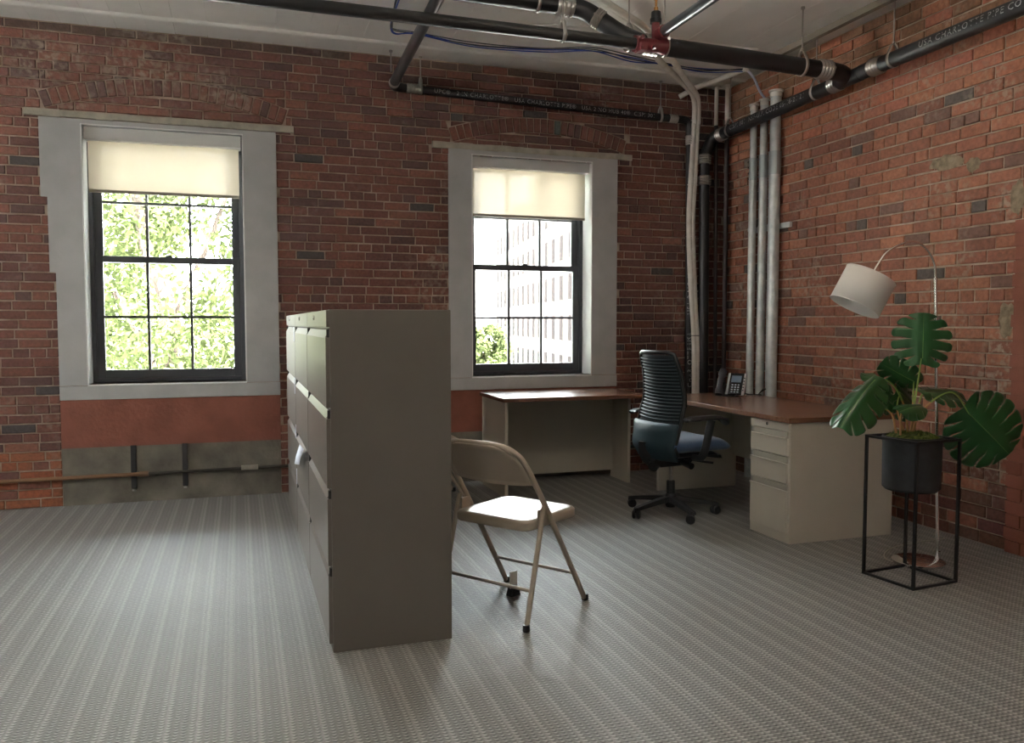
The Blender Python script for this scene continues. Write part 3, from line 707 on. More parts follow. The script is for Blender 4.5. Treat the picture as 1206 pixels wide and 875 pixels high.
for z_ in (3.0, 2.46, 2.02, 1.55, 1.17, .95, .80):
    xx_ = {3.0: 3.74, 2.46: 3.717, 2.02: 3.71, 1.55: 3.735, 1.17: 3.757, .95: 3.772, .80: 3.778}[z_]
    pts = [(xx_+.044*math.cos(a), 6.345+.029*math.sin(a), z_) for a in [2*PI*i/20 for i in range(21)]]
    o = obj('cable_tie', tube(pts, .003, 6, cap=False), BLKPL if z_ == 1.17 else WCOND, None, True); tag(o, '%s tie round the two white conduits, %s' % ('black' if z_ == 1.17 else 'pale', {3.0: 'highest, just below the ceiling bend', 2.46: 'second from the top', 2.02: 'third from the top', 1.55: 'at mid height above the desk', 1.17: 'the only dark one', .95: 'just above the desk corner', .80: 'lowest, at desk height'}[z_]), 'cable tie', 'ties round the white conduits')
# galvanised conduits on the right wall
for k, (yy, r_, zt_) in enumerate(((5.905, .031, 3.055), (5.765, .033, 3.06), (5.615, .045, 3.09))):
    g = empty('galvanised_conduit', (4.02, yy, 0), label=['slim galvanised conduit on the right wall, leftmost of the three', 'galvanised conduit on the right wall, middle of the three', 'widest galvanised conduit on the right wall, rightmost of the three'][k], cat='conduit', group='galvanised conduits')
    obj('conduit_tube', tube([(0, 0, .0), (0, 0, 2.48)], r_, 18), GALV, g, True)
    obj('upper_tube', tube([(0, 0, 2.48), (0, 0, zt_-.03)], r_*.92, 18), GALV, g, True)
    obj('coupling', tube([(0, 0, 2.44), (0, 0, 2.62)], r_*1.08, 18), M('galvanised_coupling', (.42, .48, .5), .3, .6), g, True)
    for z_ in (2.46, 2.505, 2.55, 2.595):
        o = obj('set_screw', lathe([(.008, 0), (.008, .02)], 8), CHROME, g); o.location = (-.01, r_*1.0, z_); o.rotation_euler = (-PI/2, 0, 0)
    obj('bushing', tube([(0, 0, zt_-.05), (0, 0, zt_-.015), (0, 0, zt_-.012), (0, 0, zt_)], [r_*1.05, r_*1.05, r_*1.28, r_*1.28], 18), WCOND, g, True, label='white plastic end bushing')
    o = obj('pipe_clamp', tube([(0, 0, 2.03), (0, 0, 2.055)], r_*1.12, 18), GALV, g, True)
o = obj('strut_channel', box(4.055, R-.008, 5.46, 5.98, 2.02, 2.06), GALV); tag(o, 'short steel strut behind the three galvanised conduits on the right wall', 'bracket')
# dark corner pipes
for k, (x0_, x1_, r_) in enumerate(((3.95, 3.985, .017), (4.02, 4.025, .019))):
    g = empty('corner_pipe', (x0_, 6.36 if k == 0 else 6.30, 0), label=['thin dark pipe in the corner behind the phone, left of the two', 'thin dark pipe in the corner behind the phone, right of the two'][k], cat='pipe', group='thin dark corner pipes')
    obj('pipe_run', tube([(x1_-x0_, 0, .0), (0, 0, 2.98)], r_, 12), M('dark_purple_brown_pipe', (.03, .022, .025), .5), g, True)
    obj('pipe_top', tube([(0, 0, 2.98), (0, 0, H)], r_, 12), WCOND, g, True, label='white painted upper end')
    obj('flange', lathe([(.04, H-.02), (.04, H-.004)], 16), WCOND, g)
# diagonal white conduit under the ceiling at the corner
o = obj('diagonal_conduit', tube([(3.60, 6.38, 3.20), (3.70, 6.30, H-.055), (3.82, 5.72, H-.05)], .022, 12), WCOND, None, True); tag(o, 'short white conduit angled across the ceiling corner', 'conduit')
o = obj('data_cable', tube(smoothpath([(3.83, 5.74, 3.27), (3.90, 5.74, 3.21), (3.97, 5.76, 3.12), (4.02, 5.765, 3.07)], 6), .010, 8), M('blue_white_cable', (.45, .48, .6), .5), None, True); tag(o, 'blue and white cable dropping into the middle galvanised conduit', 'cable')
# blue cables
cpts = [(.96, 4.9, 3.27), (.965, 5.2, 3.26), (.995, 5.566, 3.25), (1.05, 5.70, 3.25), (1.189, 5.71, 3.262), (1.636, 5.796, 3.255), (2.126, 5.731, 3.25), (2.467, 5.62, 3.255), (2.8, 5.68, 3.235), (3.092, 5.742, 3.25), (3.45, 5.72, 3.235), (3.84, 5.743, 3.27)]
for k in range(4):
    P_ = smoothpath([(p[0]+random.uniform(-.006, .006), p[1]+random.uniform(-.03, .03)*(1 if 3 < i < 11 else .3), p[2]+(k-1.5)*.007+random.uniform(-.018, .006)) for i, p in enumerate(cpts)], 6)
    o = obj('network_cable', tube(P_, .0042, 6), M('cable_blue', (.01, .05, .35), .45) if k < 2 else M('cable_grey', (.05, .05, .06), .5), None, True)
    tag(o, ['lowest blue network cable slung under the ceiling by the window wall', 'upper blue network cable slung under the ceiling by the window wall', 'lower dark grey network cable slung under the ceiling above the blue ones', 'topmost dark grey network cable slung under the ceiling by the window wall'][k], 'cable', ['blue network cables under the ceiling', 'dark network cables under the ceiling'][k//2])
o = obj('ceiling_wire', tube(smoothpath([(1.05, 5.62, H-.004), (1.4, 5.52, H-.006), (1.9, 5.46, H-.006), (2.4, 5.36, H-.005), (3.0, 5.42, H-.006), (3.7, 5.40, H-.006)], 6), .006, 6), CEIL, None, True); tag(o, 'white painted wire clipped along the ceiling', 'wire')
o = obj('ceiling_strut', box(3.865, 3.905, 1.2, 5.50, H-.045, H-.003), M('strut_grey', (.30, .27, .22), .5, .3)); tag(o, 'grey metal strut fixed along the ceiling by the right wall', 'strut')
# hangers
hanger(1.12, 6.30, 3.075, .034, label='rod hanger over the left end of the slim lettered pipe', strap=False)
hanger(1.36, 6.375, 3.067, cr_, label='rod hanger just right of the first coupling of the slim lettered pipe', axis='x')
hanger(3.42, 6.375, 3.013, cr_, label='rod hanger at the right end of the slim lettered pipe', axis='x')
hanger(1.72, 4.75, 3.18, ra, label='strap hanger on the thick black pipe at top centre', axis='x')
hanger(1.755, SY, 2.888, .033, label='strap hanger on the thin sprinkler pipe at top centre', axis='x')
hanger(2.50, AY, 2.962, ra, label='strap hanger on the thick pipe just right of the red fitting', axis='x')
hanger(2.29, AY+.06, 2.99, ra, label='rod with a hook behind the red fitting', axis='x')
hanger(3.50, AY, 2.937, ra, label='strap hanger on the thick pipe near the right wall', axis='x')
hanger(BX, 4.27, 2.920, rb, label='strap hanger on the wall pipe right of the pipe junction', axis='y')
hanger(BX, 5.00, 2.906, rb, label='strap hanger on the wall pipe left of the pipe junction', axis='y')
hanger(BX, 6.08, 2.876, rb, label='strap hanger on the wall pipe in the far corner', axis='y')
# ---------------------------------------------------------------- added fill uplights shaped as pendants, unseen above the view, to brighten the ceiling
def pendant(x, y, label):
    t = empty('added_fill_pendant', (x, y, 2.80), label=label, cat='lamp', group='added unseen fill uplights')
    obj('housing', prism([(-.75, 0), (.75, 0), (.75, .05), (.745, .05), (.745, .012), (-.745, .012), (-.745, .05), (-.75, .05)], -.045, .045), WCOND, t)
    bm = bmesh.new(); box(-.75, .75, -.05, -.045, 0, .05, bm); box(-.75, .75, .045, .05, 0, .05, bm); obj('side_rail', bm, WCOND, t)
    for sx in (-.7, .7): obj('suspension_wire', tube([(sx, 0, .012), (sx, 0, H-2.80)], .0015, 6), RODM, t)
    em = M('fill_tube', (1, .9, .78), .5); b = em.node_tree.nodes['Principled BSDF']; b.inputs['Emission Color'].default_value = (1, .88, .74, 1); b.inputs['Emission Strength'].default_value = 4
    obj('fill_tube', tube([(-.73, 0, .028), (.73, 0, .028)], .012, 10), em, t, True)
    ld = bpy.data.lights.new('added_fill_light', 'AREA'); ld.shape = 'RECTANGLE'; ld.size = 1.44; ld.size_y = .07; ld.energy = 15; ld.color = (1, .88, .74)
    lo = bpy.data.objects.new('added_fill_light', ld); COL.objects.link(lo); lo.parent = t; lo.location = (0, 0, .052); lo.rotation_euler = (PI, 0, 0)
pendant(-.9, 2.6, 'added fill uplight on the left, unseen above the view, brightening the ceiling')
pendant(2.1, 2.6, 'added fill uplight on the right, unseen above the view, brightening the ceiling')

# ---------------------------------------------------------------- file cabinets
CX, CY, CW, CDp, CHt = .315, 3.2015, .485, .914, 1.33
def cabinet():
    t = empty('lateral_file_cabinet', (CX, CY, 0))
    bm = box(.012, CW, .004, CDp-.004, .0, CHt); obj('body', bm, GREIGE, t, bevel=.003)
    obj('top_rail', box(.0, .013, .006, CDp-.006, 1.262, 1.327), GREIGE, t, bevel=.002)
    l_ = obj('lock', lathe([(.009, 0), (.009, .006)], 12), CHROME, t); l_.location = (0, .13*0+.50, 1.30); l_.rotation_euler = (0, -PI/2, 0)
    for za, zb in ((.955, 1.258), (.645, .948), (.342, .638), (.035, .335)):
        d = obj('drawer', box(-.003, .013, .010, CDp-.010, za, zb-.035), GREIGE, t, bevel=.002)
        # full width finger pull: a slope rising into the cabinet, dark closed end pieces
        obj('drawer_pull', prism([(-.003, zb-.036), (.0125, zb-.006), (.0125, zb-.036)], .030, CDp-.030), GREIGE, d)
        obj('pull_shadow_strip', box(.0085, .0125, .012, CDp-.012, zb-.006, zb+.001), M('pull_shadow_tone', (.07, .065, .06), .6), d)  # dark strip: the shadow above the pull is put into its colour
        obj('pull_end', box(.002, .0125, .012, .030, zb-.036, zb-.004), DARK, d); obj('pull_end', box(.002, .0125, CDp-.030, CDp-.012, zb-.036, zb-.004), DARK, d)
    return t
cabs = [cabinet()]
for i in (1, 2): c = copy_tree(cabs[0]); c.location.y = CY+i*CDp; cabs.append(c)
for c, l_ in zip(cabs, ('tall greige four-drawer filing cabinet nearest the viewer in the row', 'tall greige filing cabinet in the middle of the row, with a paper slip on it', 'tall greige filing cabinet at the far end of the row, nearest the window wall')):
    tag(c, l_, 'filing cabinet', 'filing cabinets in a row')
for (yy, za, zb) in ((5.035, 1.17, 1.255), (5.02, .86, .955), (4.98, .60, .68), (4.96, .33, .42)):
    o = obj('label_strip', box(CX-.0055, CX-.003, yy+.03, yy+.058, za, zb), PAPER); tag(o, {1.17: 'small bluish white label near the top drawer of the far cabinet', .86: 'small bluish white label on the second drawer of the far cabinet', .60: 'small bluish white label on the third drawer of the far cabinet', .33: 'small bluish white label on the bottom drawer of the far cabinet'}[za], 'label', 'label strips on the far cabinet')
o = obj('paper_slip', ([(CX-.022, 4.44, .645), (CX-.022, 4.16, .66), (CX-.035, 4.24, .60), (CX-.030, 4.60, .565), (CX-.045, 4.52, .53), (CX-.035, 4.30, .56)], [(0, 1, 2, 5), (0, 5, 3), (3, 5, 4)]), PAPER, smooth='all'); tag(o, 'torn white paper slip tucked into a drawer pull of the middle cabinet', 'paper')
md = o.modifiers.new('solid', 'SOLIDIFY'); md.thickness = .001

# ---------------------------------------------------------------- desks
dk = empty('main_desk', (3.36, 4.8, 0), label='walnut topped desk along the right wall with the phone on it', cat='desk')
def dko(n_, bm, mt, par=None, base=None, **kw):
    for v in bm.verts: v.co -= Vector(base)
    return obj(n_, bm, mt, par, **kw)
b0 = (3.36, 4.8, 0)
dko('desktop', box(2.978, 3.742, 3.980, 5.655, .704, .733), WOOD, dk, b0, bevel=.002)
dko('end_panel', box(3.02, 3.70, 5.60, 5.63, 0, .704), PUTTY, dk, b0, bevel=.002)
dko('modesty_panel', box(3.66, 3.68, 4.38, 5.60, .25, .704), PUTTY, dk, b0)
pd = empty('drawer_pedestal', (2.986, 3.99, 0), label='putty coloured three-drawer pedestal under the near end of the desk', cat='drawer unit')
obj('body', box(.012, .745, 0, .385, 0, .7025), PUTTY, pd, bevel=.002)
obj('top_rail', box(0, .013, .004, .381, .655, .700), PUTTY, pd, bevel=.0015)
lk = obj('lock', lathe([(.010, 0), (.010, .008)], 12), CHROME, pd); lk.location = (0, .20, .682); lk.rotation_euler = (0, -PI/2, 0)
for za, zb in ((.512, .650), (.352, .505), (.060, .345)):
    d = obj('drawer', box(-.002, .013, .016, .369, za, zb-.038), PUTTY, pd, bevel=.002)
    obj('recess', box(.002, .0125, .018, .367, zb-.037, zb), M('pedestal_recess', (.36, .34, .29), .5), d)
    bm = bmesh.new(); box(-.012, -.002, .02, .365, zb-.041, zb-.034, bm); obj('drawer_pull', bm, PUTTY, d, bevel=.002)
    obj('pull_end', box(-.001, .006, .345, .367, zb-.034, zb-.004), M('pull_end_grey', (.3, .29, .27), .4, .5), d)
b1 = (2.4, 6.0, 0)
rd = empty('return_desk', b1, label='walnut topped desk against the window wall under the right window', cat='desk')
dko('desktop', box(1.806, 2.974, 5.685, 6.31, .704, .733), WOOD, rd, b1, bevel=.002)
dko('end_panel', box(1.822, 1.848, 5.70, 6.29, 0, .704), PUTTY, rd, b1, bevel=.002)
dko('end_panel', box(2.94, 2.965, 5.97, 6.29, 0, .704), PUTTY, rd, b1, bevel=.002)
dko('modesty_panel', box(1.848, 2.94, 6.25, 6.27, .06, .704), PUTTY, rd, b1)

# ---------------------------------------------------------------- desk phone
ph = empty('desk_phone', (3.53, 5.38, .733), math.radians(40), label='black and silver desk phone with handset, on the far corner of the walnut desk', cat='phone')
bm = bmesh.new()
# local: screen faces -x ... rotated to face the viewer; y left-right
obj('base', prism([(-.10, 0), (.06, 0), (.05, .03), (-.03, .02)], -.02, .10), BLKPL, ph, bevel=.004)
face = [(-.055, .012), (-.04, .005), (.042, .16), (.03, .17)]
obj('faceplate', prism(face, -.085, .055), M('silver_plastic', (.55, .56, .58), .3, .3), ph, bevel=.005, label='silver face edge')
obj('front_panel', prism([(-.060, .016), (-.052, .010), (.030, .165), (.022, .169)], -.068, .034), M('phone_black', (.01, .012, .02), .25), ph, bevel=.002)
def onface(t, y, w, h, n_, mt, d=.003):
    # t 0..1 up the face
    ex = Vector((.082, 0, .155)).normalized(); nn = Vector((-ex.z, 0, ex.x)); c = Vector((-.060, 0, .016))+ex*(.165*t)+Vector((0, y, 0)); bm = bmesh.new()
    q = [c+ex*a+Vector((0, b, 0))+nn*e for e in (0, d) for a, b in ((-h/2, -w/2), (-h/2, w/2), (h/2, w/2), (h/2, -w/2))]
    v = [bm.verts.new(p) for p in q]
    for f in ((0, 1, 2, 3), (7, 6, 5, 4), (0, 4, 5, 1), (1, 5, 6, 2), (2, 6, 7, 3), (3, 7, 4, 0)): bm.faces.new([v[i] for i in f])
    return obj(n_, bm, mt, ph)
onface(.75, -.017, .075, .055, 'screen', M('phone_screen', (.16, .22, .30), .15))
KEY = M('phone_key', (.55, .6, .68), .5)
for i in range(4):
    for j in range(3): onface(.46-.115*i, -.040+.023*j, .013, .009, 'key', KEY)
for i in range(5): onface(.2+.15*i, -.077, .009, .008, 'side_key', BLKPL)
hs = smoothpath([(-.075, .095, .02), (-.060, .095, .07), (-.02, .095, .135), (.03, .092, .185)], 6)
obj('handset', tube(hs, [.022]*5+[.017]*9+[.024]*5, 12, flat=1.25), M('handset_grey', (.05, .055, .07), .3), ph, True)
obj('handset_cradle', prism([(-.09, 0), (-.03, 0), (.0, .02), (.02, .10), (-.02, .07), (-.075, .015)], .068, .122), BLKPL, ph, bevel=.004)
for k, yy in enumerate((0, .03)):
    o = obj('phone_cable', tube(smoothpath([(3.60, 5.34+yy, .75), (3.66, 5.40, .739), (3.70, 5.32-yy, .741), (3.735, 5.36, .746), (3.80+.02*k, 5.40, .775)], 6), .004, 6), BLKPL, None, True); tag(o, 'thin black cable behind the desk phone, %s' % ['lying closer to the viewer', 'curling up nearer the galvanised conduits'][k], 'cable', 'black cables behind the phone')

# ---------------------------------------------------------------- folding chairs
def folding_chair():
    t = empty('folding_chair')
    ra_ = .0125
    # continuous front-leg and back frame tube
    half = [(.245, -.225, .012), (.10, -.222, .235), (-.03, -.220, .435), (-.115, -.218, .56), (-.20, -.212, .68), (-.238, -.19, .735), (-.262, -.13, .765), (-.270, 0, .772)]
    pts = smoothpath(half+[(x_, -y_, z_) for x_, y_, z_ in reversed(half[:-1])], 6)
    obj('back_frame', tube(pts, ra_, 12), FCHAIR, t, True)
    for s in (-1, 1):
        obj('leg', tube([(-.235, s*.238, .012), (-.105, s*.232, .485), (-.098, s*.232, .50)], .0115, 12), FCHAIR, t, True)
        f = obj('foot_cap', lathe([(.013, 0), (.016, .004), (.015, .03)], 12, center=(-.237, s*.238, 0)), BLKPL, t); 
        obj('foot_cap', lathe([(.013, 0), (.017, .004), (.016, .03)], 12, center=(.25, s*.225, 0)), BLKPL, t)
        obj('pivot_bracket', box(-.115, -.055, min(s*.206, s*.218), max(s*.206, s*.218), .430, .485), FCHAIR, t, bevel=.004)
    obj('crossbar', tube([(.155, -.222, .15), (.155, .222, .15)], .008, 10), FCHAIR, t, True)
    obj('crossbar', tube([(-.195, -.236, .16), (-.195, .236, .16)], .008, 10), FCHAIR, t, True)
    # back panel: curved sheet between the tubes
    bm = bmesh.new(); N, K = 16, 7; g = []
    for i in range(N+1):
        u = -1+2*i/N; col = []
        for j in range(K+1):
            v = j/K; ztop = .768-.10*abs(u)**5*1.0-.0*u*u; zbot = .585+.012*u*u
            z = zbot+(ztop-zbot)*v; y = u*.208*(1-.10*max(0, (z-.70)/.07)*abs(u)**2)
            x_ = -.115-(z-.56)*.76-.018*(1-u*u)
            col.append(bm.verts.new((x_, y, z)))
        g.append(col)
    for i in range(N):
        for j in range(K): bm.faces.new((g[i][j], g[i+1][j], g[i+1][j+1], g[i][j+1]))
    o = obj('backrest', bm, FCHAIR, t, 'all'); md = o.modifiers.new('solid', 'SOLIDIFY'); md.thickness = .012; md.offset = 0
    # seat: rounded shallow pan
    bm = bmesh.new(); prof = []
    def rr(ax, ay, bx, by, r, z):
        pts = []
        for cx_, cy_, a0 in ((bx-r, by-r, 0), (ax+r, by-r, 90), (ax+r, ay+r, 180), (bx-r, ay+r, 270)):
            for q in range(5):
                a = math.radians(a0+q*22.5); pts.append((cx_+r*math.cos(a), cy_+r*math.sin(a), z))
        return pts
    rings = [rr(-.185+i_, -.203+i_, .225-i_, .203-i_, .045, z_) for i_, z_ in ((.004, .400), (0, .405), (0, .432), (.006, .441), (.016, .444), (.05, .441), (.12, .437))]
    V_ = [[bm.verts.new(p) for p in r_] for r_ in rings]; n = len(V_[0])
    for a, b in zip(V_, V_[1:]):
        for i in range(n): bm.faces.new((a[i], a[(i+1) % n], b[(i+1) % n], b[i]))
    bm.faces.new(V_[-1]); bm.faces.new(list(reversed(V_[0])))
    obj('seat', bm, FCHAIR, t, True)
    return t
fc = folding_chair(); fc.location = (1.165, 3.513, 0); fc.rotation_euler[2] = math.radians(35.4)
tag(fc, 'beige metal folding chair in full view beside the filing cabinets', 'chair', 'folding chairs')
fc2 = copy_tree(fc); fc2.location = (1.283, 5.85, 0); fc2.rotation_euler[2] = 0
tag(fc2, 'second beige folding chair, only a seat corner showing beside the filing cabinets', 'chair', 'folding chairs')
tgt = empty('floor_marker', (1.205, 3.64, 0), math.radians(25), label='small white upright tab on a black foot on the carpet under the folding chair', cat='marker')
obj('tab', box(-.022, .022, -.005, .005, .035, .115), M('white_plastic', (.8, .8, .76), .4), tgt, bevel=.003)
obj('foot', prism([(-.03, 0), (.03, 0), (.018, .04), (-.018, .04)], -.02, .02), BLKPL, tgt, bevel=.003)

# ---------------------------------------------------------------- office chair
oc = empty('office_chair', (2.74, 4.91, 0), math.radians(9), label='blue office swivel chair with a black mesh back, pulled up to the desk', cat='chair')
for k in range(5):
    a = math.radians(192-9+72*k+4); c, s = math.cos(a), math.sin(a); R_ = .315
    bm = bmesh.new(); N = 7; prev = None
    for i in range(N+1):
        t = i/N; r_ = .02+(R_-.02)*t; w = .034-.011*t; top = .120-.042*t**1.3; h_ = .036-.014*t
        ring = [bm.verts.new((c*r_-s*w*u, s*r_+c*w*u, z_)) for u, z_ in ((-1, top-h_), (1, top-h_), (.7, top), (-.7, top))]
        if prev:
            for q in range(4): bm.faces.new((prev[q], prev[(q+1) % 4], ring[(q+1) % 4], ring[q]))
        else: bm.faces.new(ring)
        prev = ring
    bm.faces.new(list(reversed(prev)))
    obj('base_arm', bm, BLKPL, oc, bevel=.003)
    cs = empty('caster', (c*R_, s*R_, 0)); cs.parent = oc; cs.rotation_euler[2] = a+random.uniform(.4, 1.2)
    for sd in (-1, 1):
        o = obj('caster_wheel', lathe([(.012, -.010), (.024, -.010), (.0295, -.004), (.0295, .004), (.024, .010), (.012, .010)], 20), BLKPL, cs, True); o.rotation_euler = (PI/2, 0, 0); o.location = (-.018, sd*.015, .0295)
    obj('caster_hood', tube([(-.018, -.003, .058), (-.018, .003, .058)], .010, 10, tube([(0, 0, .045), (0, 0, .075)], .008, 8)), BLKPL, cs)
obj('hub', lathe([(.03, .045), (.036, .06), (.040, .12), (.030, .135)], 20), BLKPL, oc, True)
obj('gas_lift_cover', lathe([(.028, .13), (.028, .22), (.024, .225)], 18), BLKPL, oc, True)
obj('gas_lift', lathe([(.014, .22), (.014, .34)], 14), CHROME, oc, True)
obj('mechanism', prism([(-.13, .33), (.10, .33), (.14, .37), (.12, .41), (-.16, .41), (-.20, .37)], -.075, .075), BLKPL, oc, bevel=.012)
# seat cushion
def cushion(x0, x1, hw, z0, z1, nx=14, ny=12):
    bm = bmesh.new(); top, bot = [], []
    for i in range(nx+1):
        u = i/nx; x_ = x0+(x1-x0)*u; ra_, rb_ = [], []
        for j in range(ny+1):
            v = -1+2*j/ny; rnd = (1-max(0, (abs(2*u-1)-.55)/.45)**2.6); wy = hw*(.90+.10*rnd) 
            e = max(abs(v)**5, abs(2*u-1)**7); zt_ = z1-.035*e - .035*max(0, (u-.75)/.25)**2+.012*v*v
            ra_.append(bm.verts.new((x_, wy*v, zt_))); rb_.append(bm.verts.new((x_*.97+.01, wy*.93*v, z0+.02*e - .010*max(0, (u-.75)/.25)**2)))
        top.append(ra_); bot.append(rb_)
    for i in range(nx):
        for j in range(ny):
            bm.faces.new((top[i][j], top[i+1][j], top[i+1][j+1], top[i][j+1])); bm.faces.new((bot[i][j], bot[i][j+1], bot[i+1][j+1], bot[i+1][j]))
    for j in range(ny): bm.faces.new((top[0][j], top[0][j+1], bot[0][j+1], bot[0][j])); bm.faces.new((top[nx][j], bot[nx][j], bot[nx][j+1], top[nx][j+1]))
    for i in range(nx): bm.faces.new((top[i][0], bot[i][0], bot[i+1][0], top[i+1][0])); bm.faces.new((top[i][ny], top[i+1][ny], bot[i+1][ny], bot[i][ny]))
    return bm
o = obj('seat', cushion(-.17, .33, .25, .43, .525), SEATF, oc, 'all'); md = o.modifiers.new('sub', 'SUBSURF'); md.levels = 1; md.render_levels = 1
obj('seat_pan', cushion(-.15, .27, .22, .395, .44), BLKPL, oc, 'all')
# backrest
def bx(z):
    P = [(.34, -.10), (.40, -.165), (.47, -.20), (.56, -.185), (.66, -.135), (.78, -.105), (.92, -.12), (1.08, -.165)]
    for (za, xa), (zb, xb) in zip(P, P[1:]):
        if z <= zb:
            t = (z-za)/(zb-za); t = t*t*(3-2*t); return xa+(xb-xa)*t
    return P[-1][1]
def bw(z): return .205+.02*math.sin(max(0, min(1, (z-.40)/.5))*PI)-.02*max(0, (z-.9)/.18)
def bpt(u, z, off=0): return (bx(z)+.045*u*u*(1 if z > .6 else 1.4)+off, u*bw(z), z)
def sheet(z0, z1, nz, nu, off, umax=1.0):
    bm = bmesh.new(); g = [[bm.verts.new(bpt(-umax+2*umax*i/nu, z0+(z1-z0)*j/nz, off)) for j in range(nz+1)] for i in range(nu+1)]
    for i in range(nu):
        for j in range(nz): bm.faces.new((g[i][j], g[i+1][j], g[i+1][j+1], g[i][j+1]))
    return bm
o = obj('mesh_back', sheet(.58, 1.07, 18, 12, .004, .96), MESHF, oc, 'all'); md = o.modifiers.new('solid', 'SOLIDIFY'); md.thickness = .006
o = obj('lumbar_shell', sheet(.385, .625, 10, 12, -.012, 1.02), TEAL, oc, 'all'); md = o.modifiers.new('solid', 'SOLIDIFY'); md.thickness = .03; md.offset = 0; o.modifiers.new('b', 'BEVEL').width = .008
loop = [bpt(-1, .42)]+[bpt(-1, .42+i*.055) for i in range(1, 12)]+[bpt(-.96, 1.075)]+[bpt(u/4, 1.088) for u in range(-3, 4)]+[bpt(.96, 1.075)]+[bpt(1, .42+i*.055) for i in range(11, -1, -1)]
obj('back_frame', tube(loop, .0125, 10, flat=1.0), BLKPL, oc, True)
nsl = 19
for i in range(nsl):
    z_ = .655+i*(1.045-.655)/(nsl-1); bm = bmesh.new(); nu = 10; rows = []
    for k in range(nu+1):
        u = -.93+1.86*k/nu; zs = z_-.012*(1-u*u)*.6
        rows.append([bm.verts.new(bpt(u, zs+dz_, of)) for dz_, of in ((-.0042, -.004), (-.003, -.010), (.003, -.010), (.0042, -.004))])
    for a, b in zip(rows, rows[1:]):
        for q in range(3): bm.faces.new((a[q], b[q], b[q+1], a[q+1]))
    obj('back_rib', bm, SLATF, oc, 'all')
obj('back_bracket', tube(smoothpath([(-.02, 0, .375), (-.14, 0, .365), (-.20, 0, .42), (-.205, 0, .50)], 5), .026, 10, flat=2.0), BLKPL, oc, True)
for s in (-1, 1):
    a = empty('armrest', (0, 0, 0)); a.parent = oc
    obj('arm_post', tube(smoothpath([(.02, s*.20, .405), (.03, s*.27, .415), (.04, s*.295, .47), (.065, s*.30, .58), (.085, s*.30, .655)], 5), .017, 10, flat=1.5), BLKPL, a, True)
    pb = cushion(-.115, .205, .042, .655, .685, 10, 6)
    for v in pb.verts: v.co.y += s*.295
    obj('arm_pad', pb, BLKPL, a, 'all')
obj('lever', tube([(.05, -.07, .38), (.09, -.20, .375), (.16, -.235, .365)], .008, 8), BLKPL, oc, True)
obj('tilt_knob', tube([(.02, -.10, .36), (.02, -.19, .345)], .022, 12), BLKPL, oc, True)
obj('tension_knob', tube([(-.12, -.02, .37), (-.19, -.05, .335)], .035, 14), BLKPL, oc, True)

# ---------------------------------------------------------------- arc floor lamp
LX, LY = 3.50, 3.46
fl = empty('arc_floor_lamp', (LX, LY, 0), label='chrome arc floor lamp with a tilted white drum shade, behind the potted plant', cat='lamp')
obj('base', lathe([(.125, 0), (.132, .004), (.132, .016), (.125, .021), (.02, .023)], 40, center=(-.08, 0, 0)), CHROME, fl, True)
obj('pole', tube([(.03, -.02, .02), (.0, -.01, .9), (-.02, 0, 1.5)], .0085, 12), CHROME, fl, True)
obj('pole_socket', tube([(.03, -.02, .02), (.03, -.02, .06)], .014, 12), CHROME, fl, True)
arc = smoothpath([(-.02, 0, 1.49), (-.023, 0, 1.54), (-.035, 0, 1.60), (-.085, 0, 1.665), (-.17, 0, 1.70), (-.27, 0, 1.675), (-.345, 0, 1.635), (-.395, 0, 1.575), (-.43, 0, 1.522)], 6)
obj('arc_arm', tube(arc, .006, 10), CHROME, fl, True)
obj('arc_collar', tube([(-.02, 0, 1.49), (-.0215, 0, 1.515)], .0105, 12), CHROME, fl, True)
sh = empty('lamp_head', (-.437, 0, 1.520)); sh.parent = fl; sh.rotation_euler = (math.radians(8), math.radians(26), 0)
o = obj('lamp_shade', lathe([(.128, 0), (.128, -.178)], 40, cap=False), SHADE, sh, 'all')
md = o.modifiers.new('solid', 'SOLIDIFY'); md.thickness = .0015
bm = bmesh.new()
for z_ in (0, -.178): tube([(.128*math.cos(2*PI*i/40), .128*math.sin(2*PI*i/40), z_) for i in range(41)], .0022, 6, bm, cap=False)
obj('shade_rim', bm, M('shade_rim', (.75, .73, .7), .5), sh, True)
bm = bmesh.new()
for q in range(3): tube([(0, 0, -.012), (.127*math.cos(q*2.094), .127*math.sin(q*2.094), -.002)], .002, 6, bm)
obj('spider', bm, CHROME, sh)
obj('lamp_holder', lathe([(.012, .02), (.018, .005), (.018, -.05), (.014, -.055)], 14), BLKPL, sh, True)
obj('bulb', lathe([(.008, -.055), (.014, -.065), (.029, -.095), (.024, -.120), (.006, -.13)], 16), M('bulb_glass', (.85, .85, .83), .2), sh, True)
o = obj('lamp_cord', tube(smoothpath([(3.38, 3.42, .012), (3.30, 3.50, .006), (3.34, 3.62, .006), (3.55, 3.75, .006), (3.95, 3.80, .006)], 6), .003, 6), M('clear_cord', (.4, .38, .33), .4), None, True); tag(o, 'thin pale lamp cord lying on the carpet by the lamp base', 'cord')

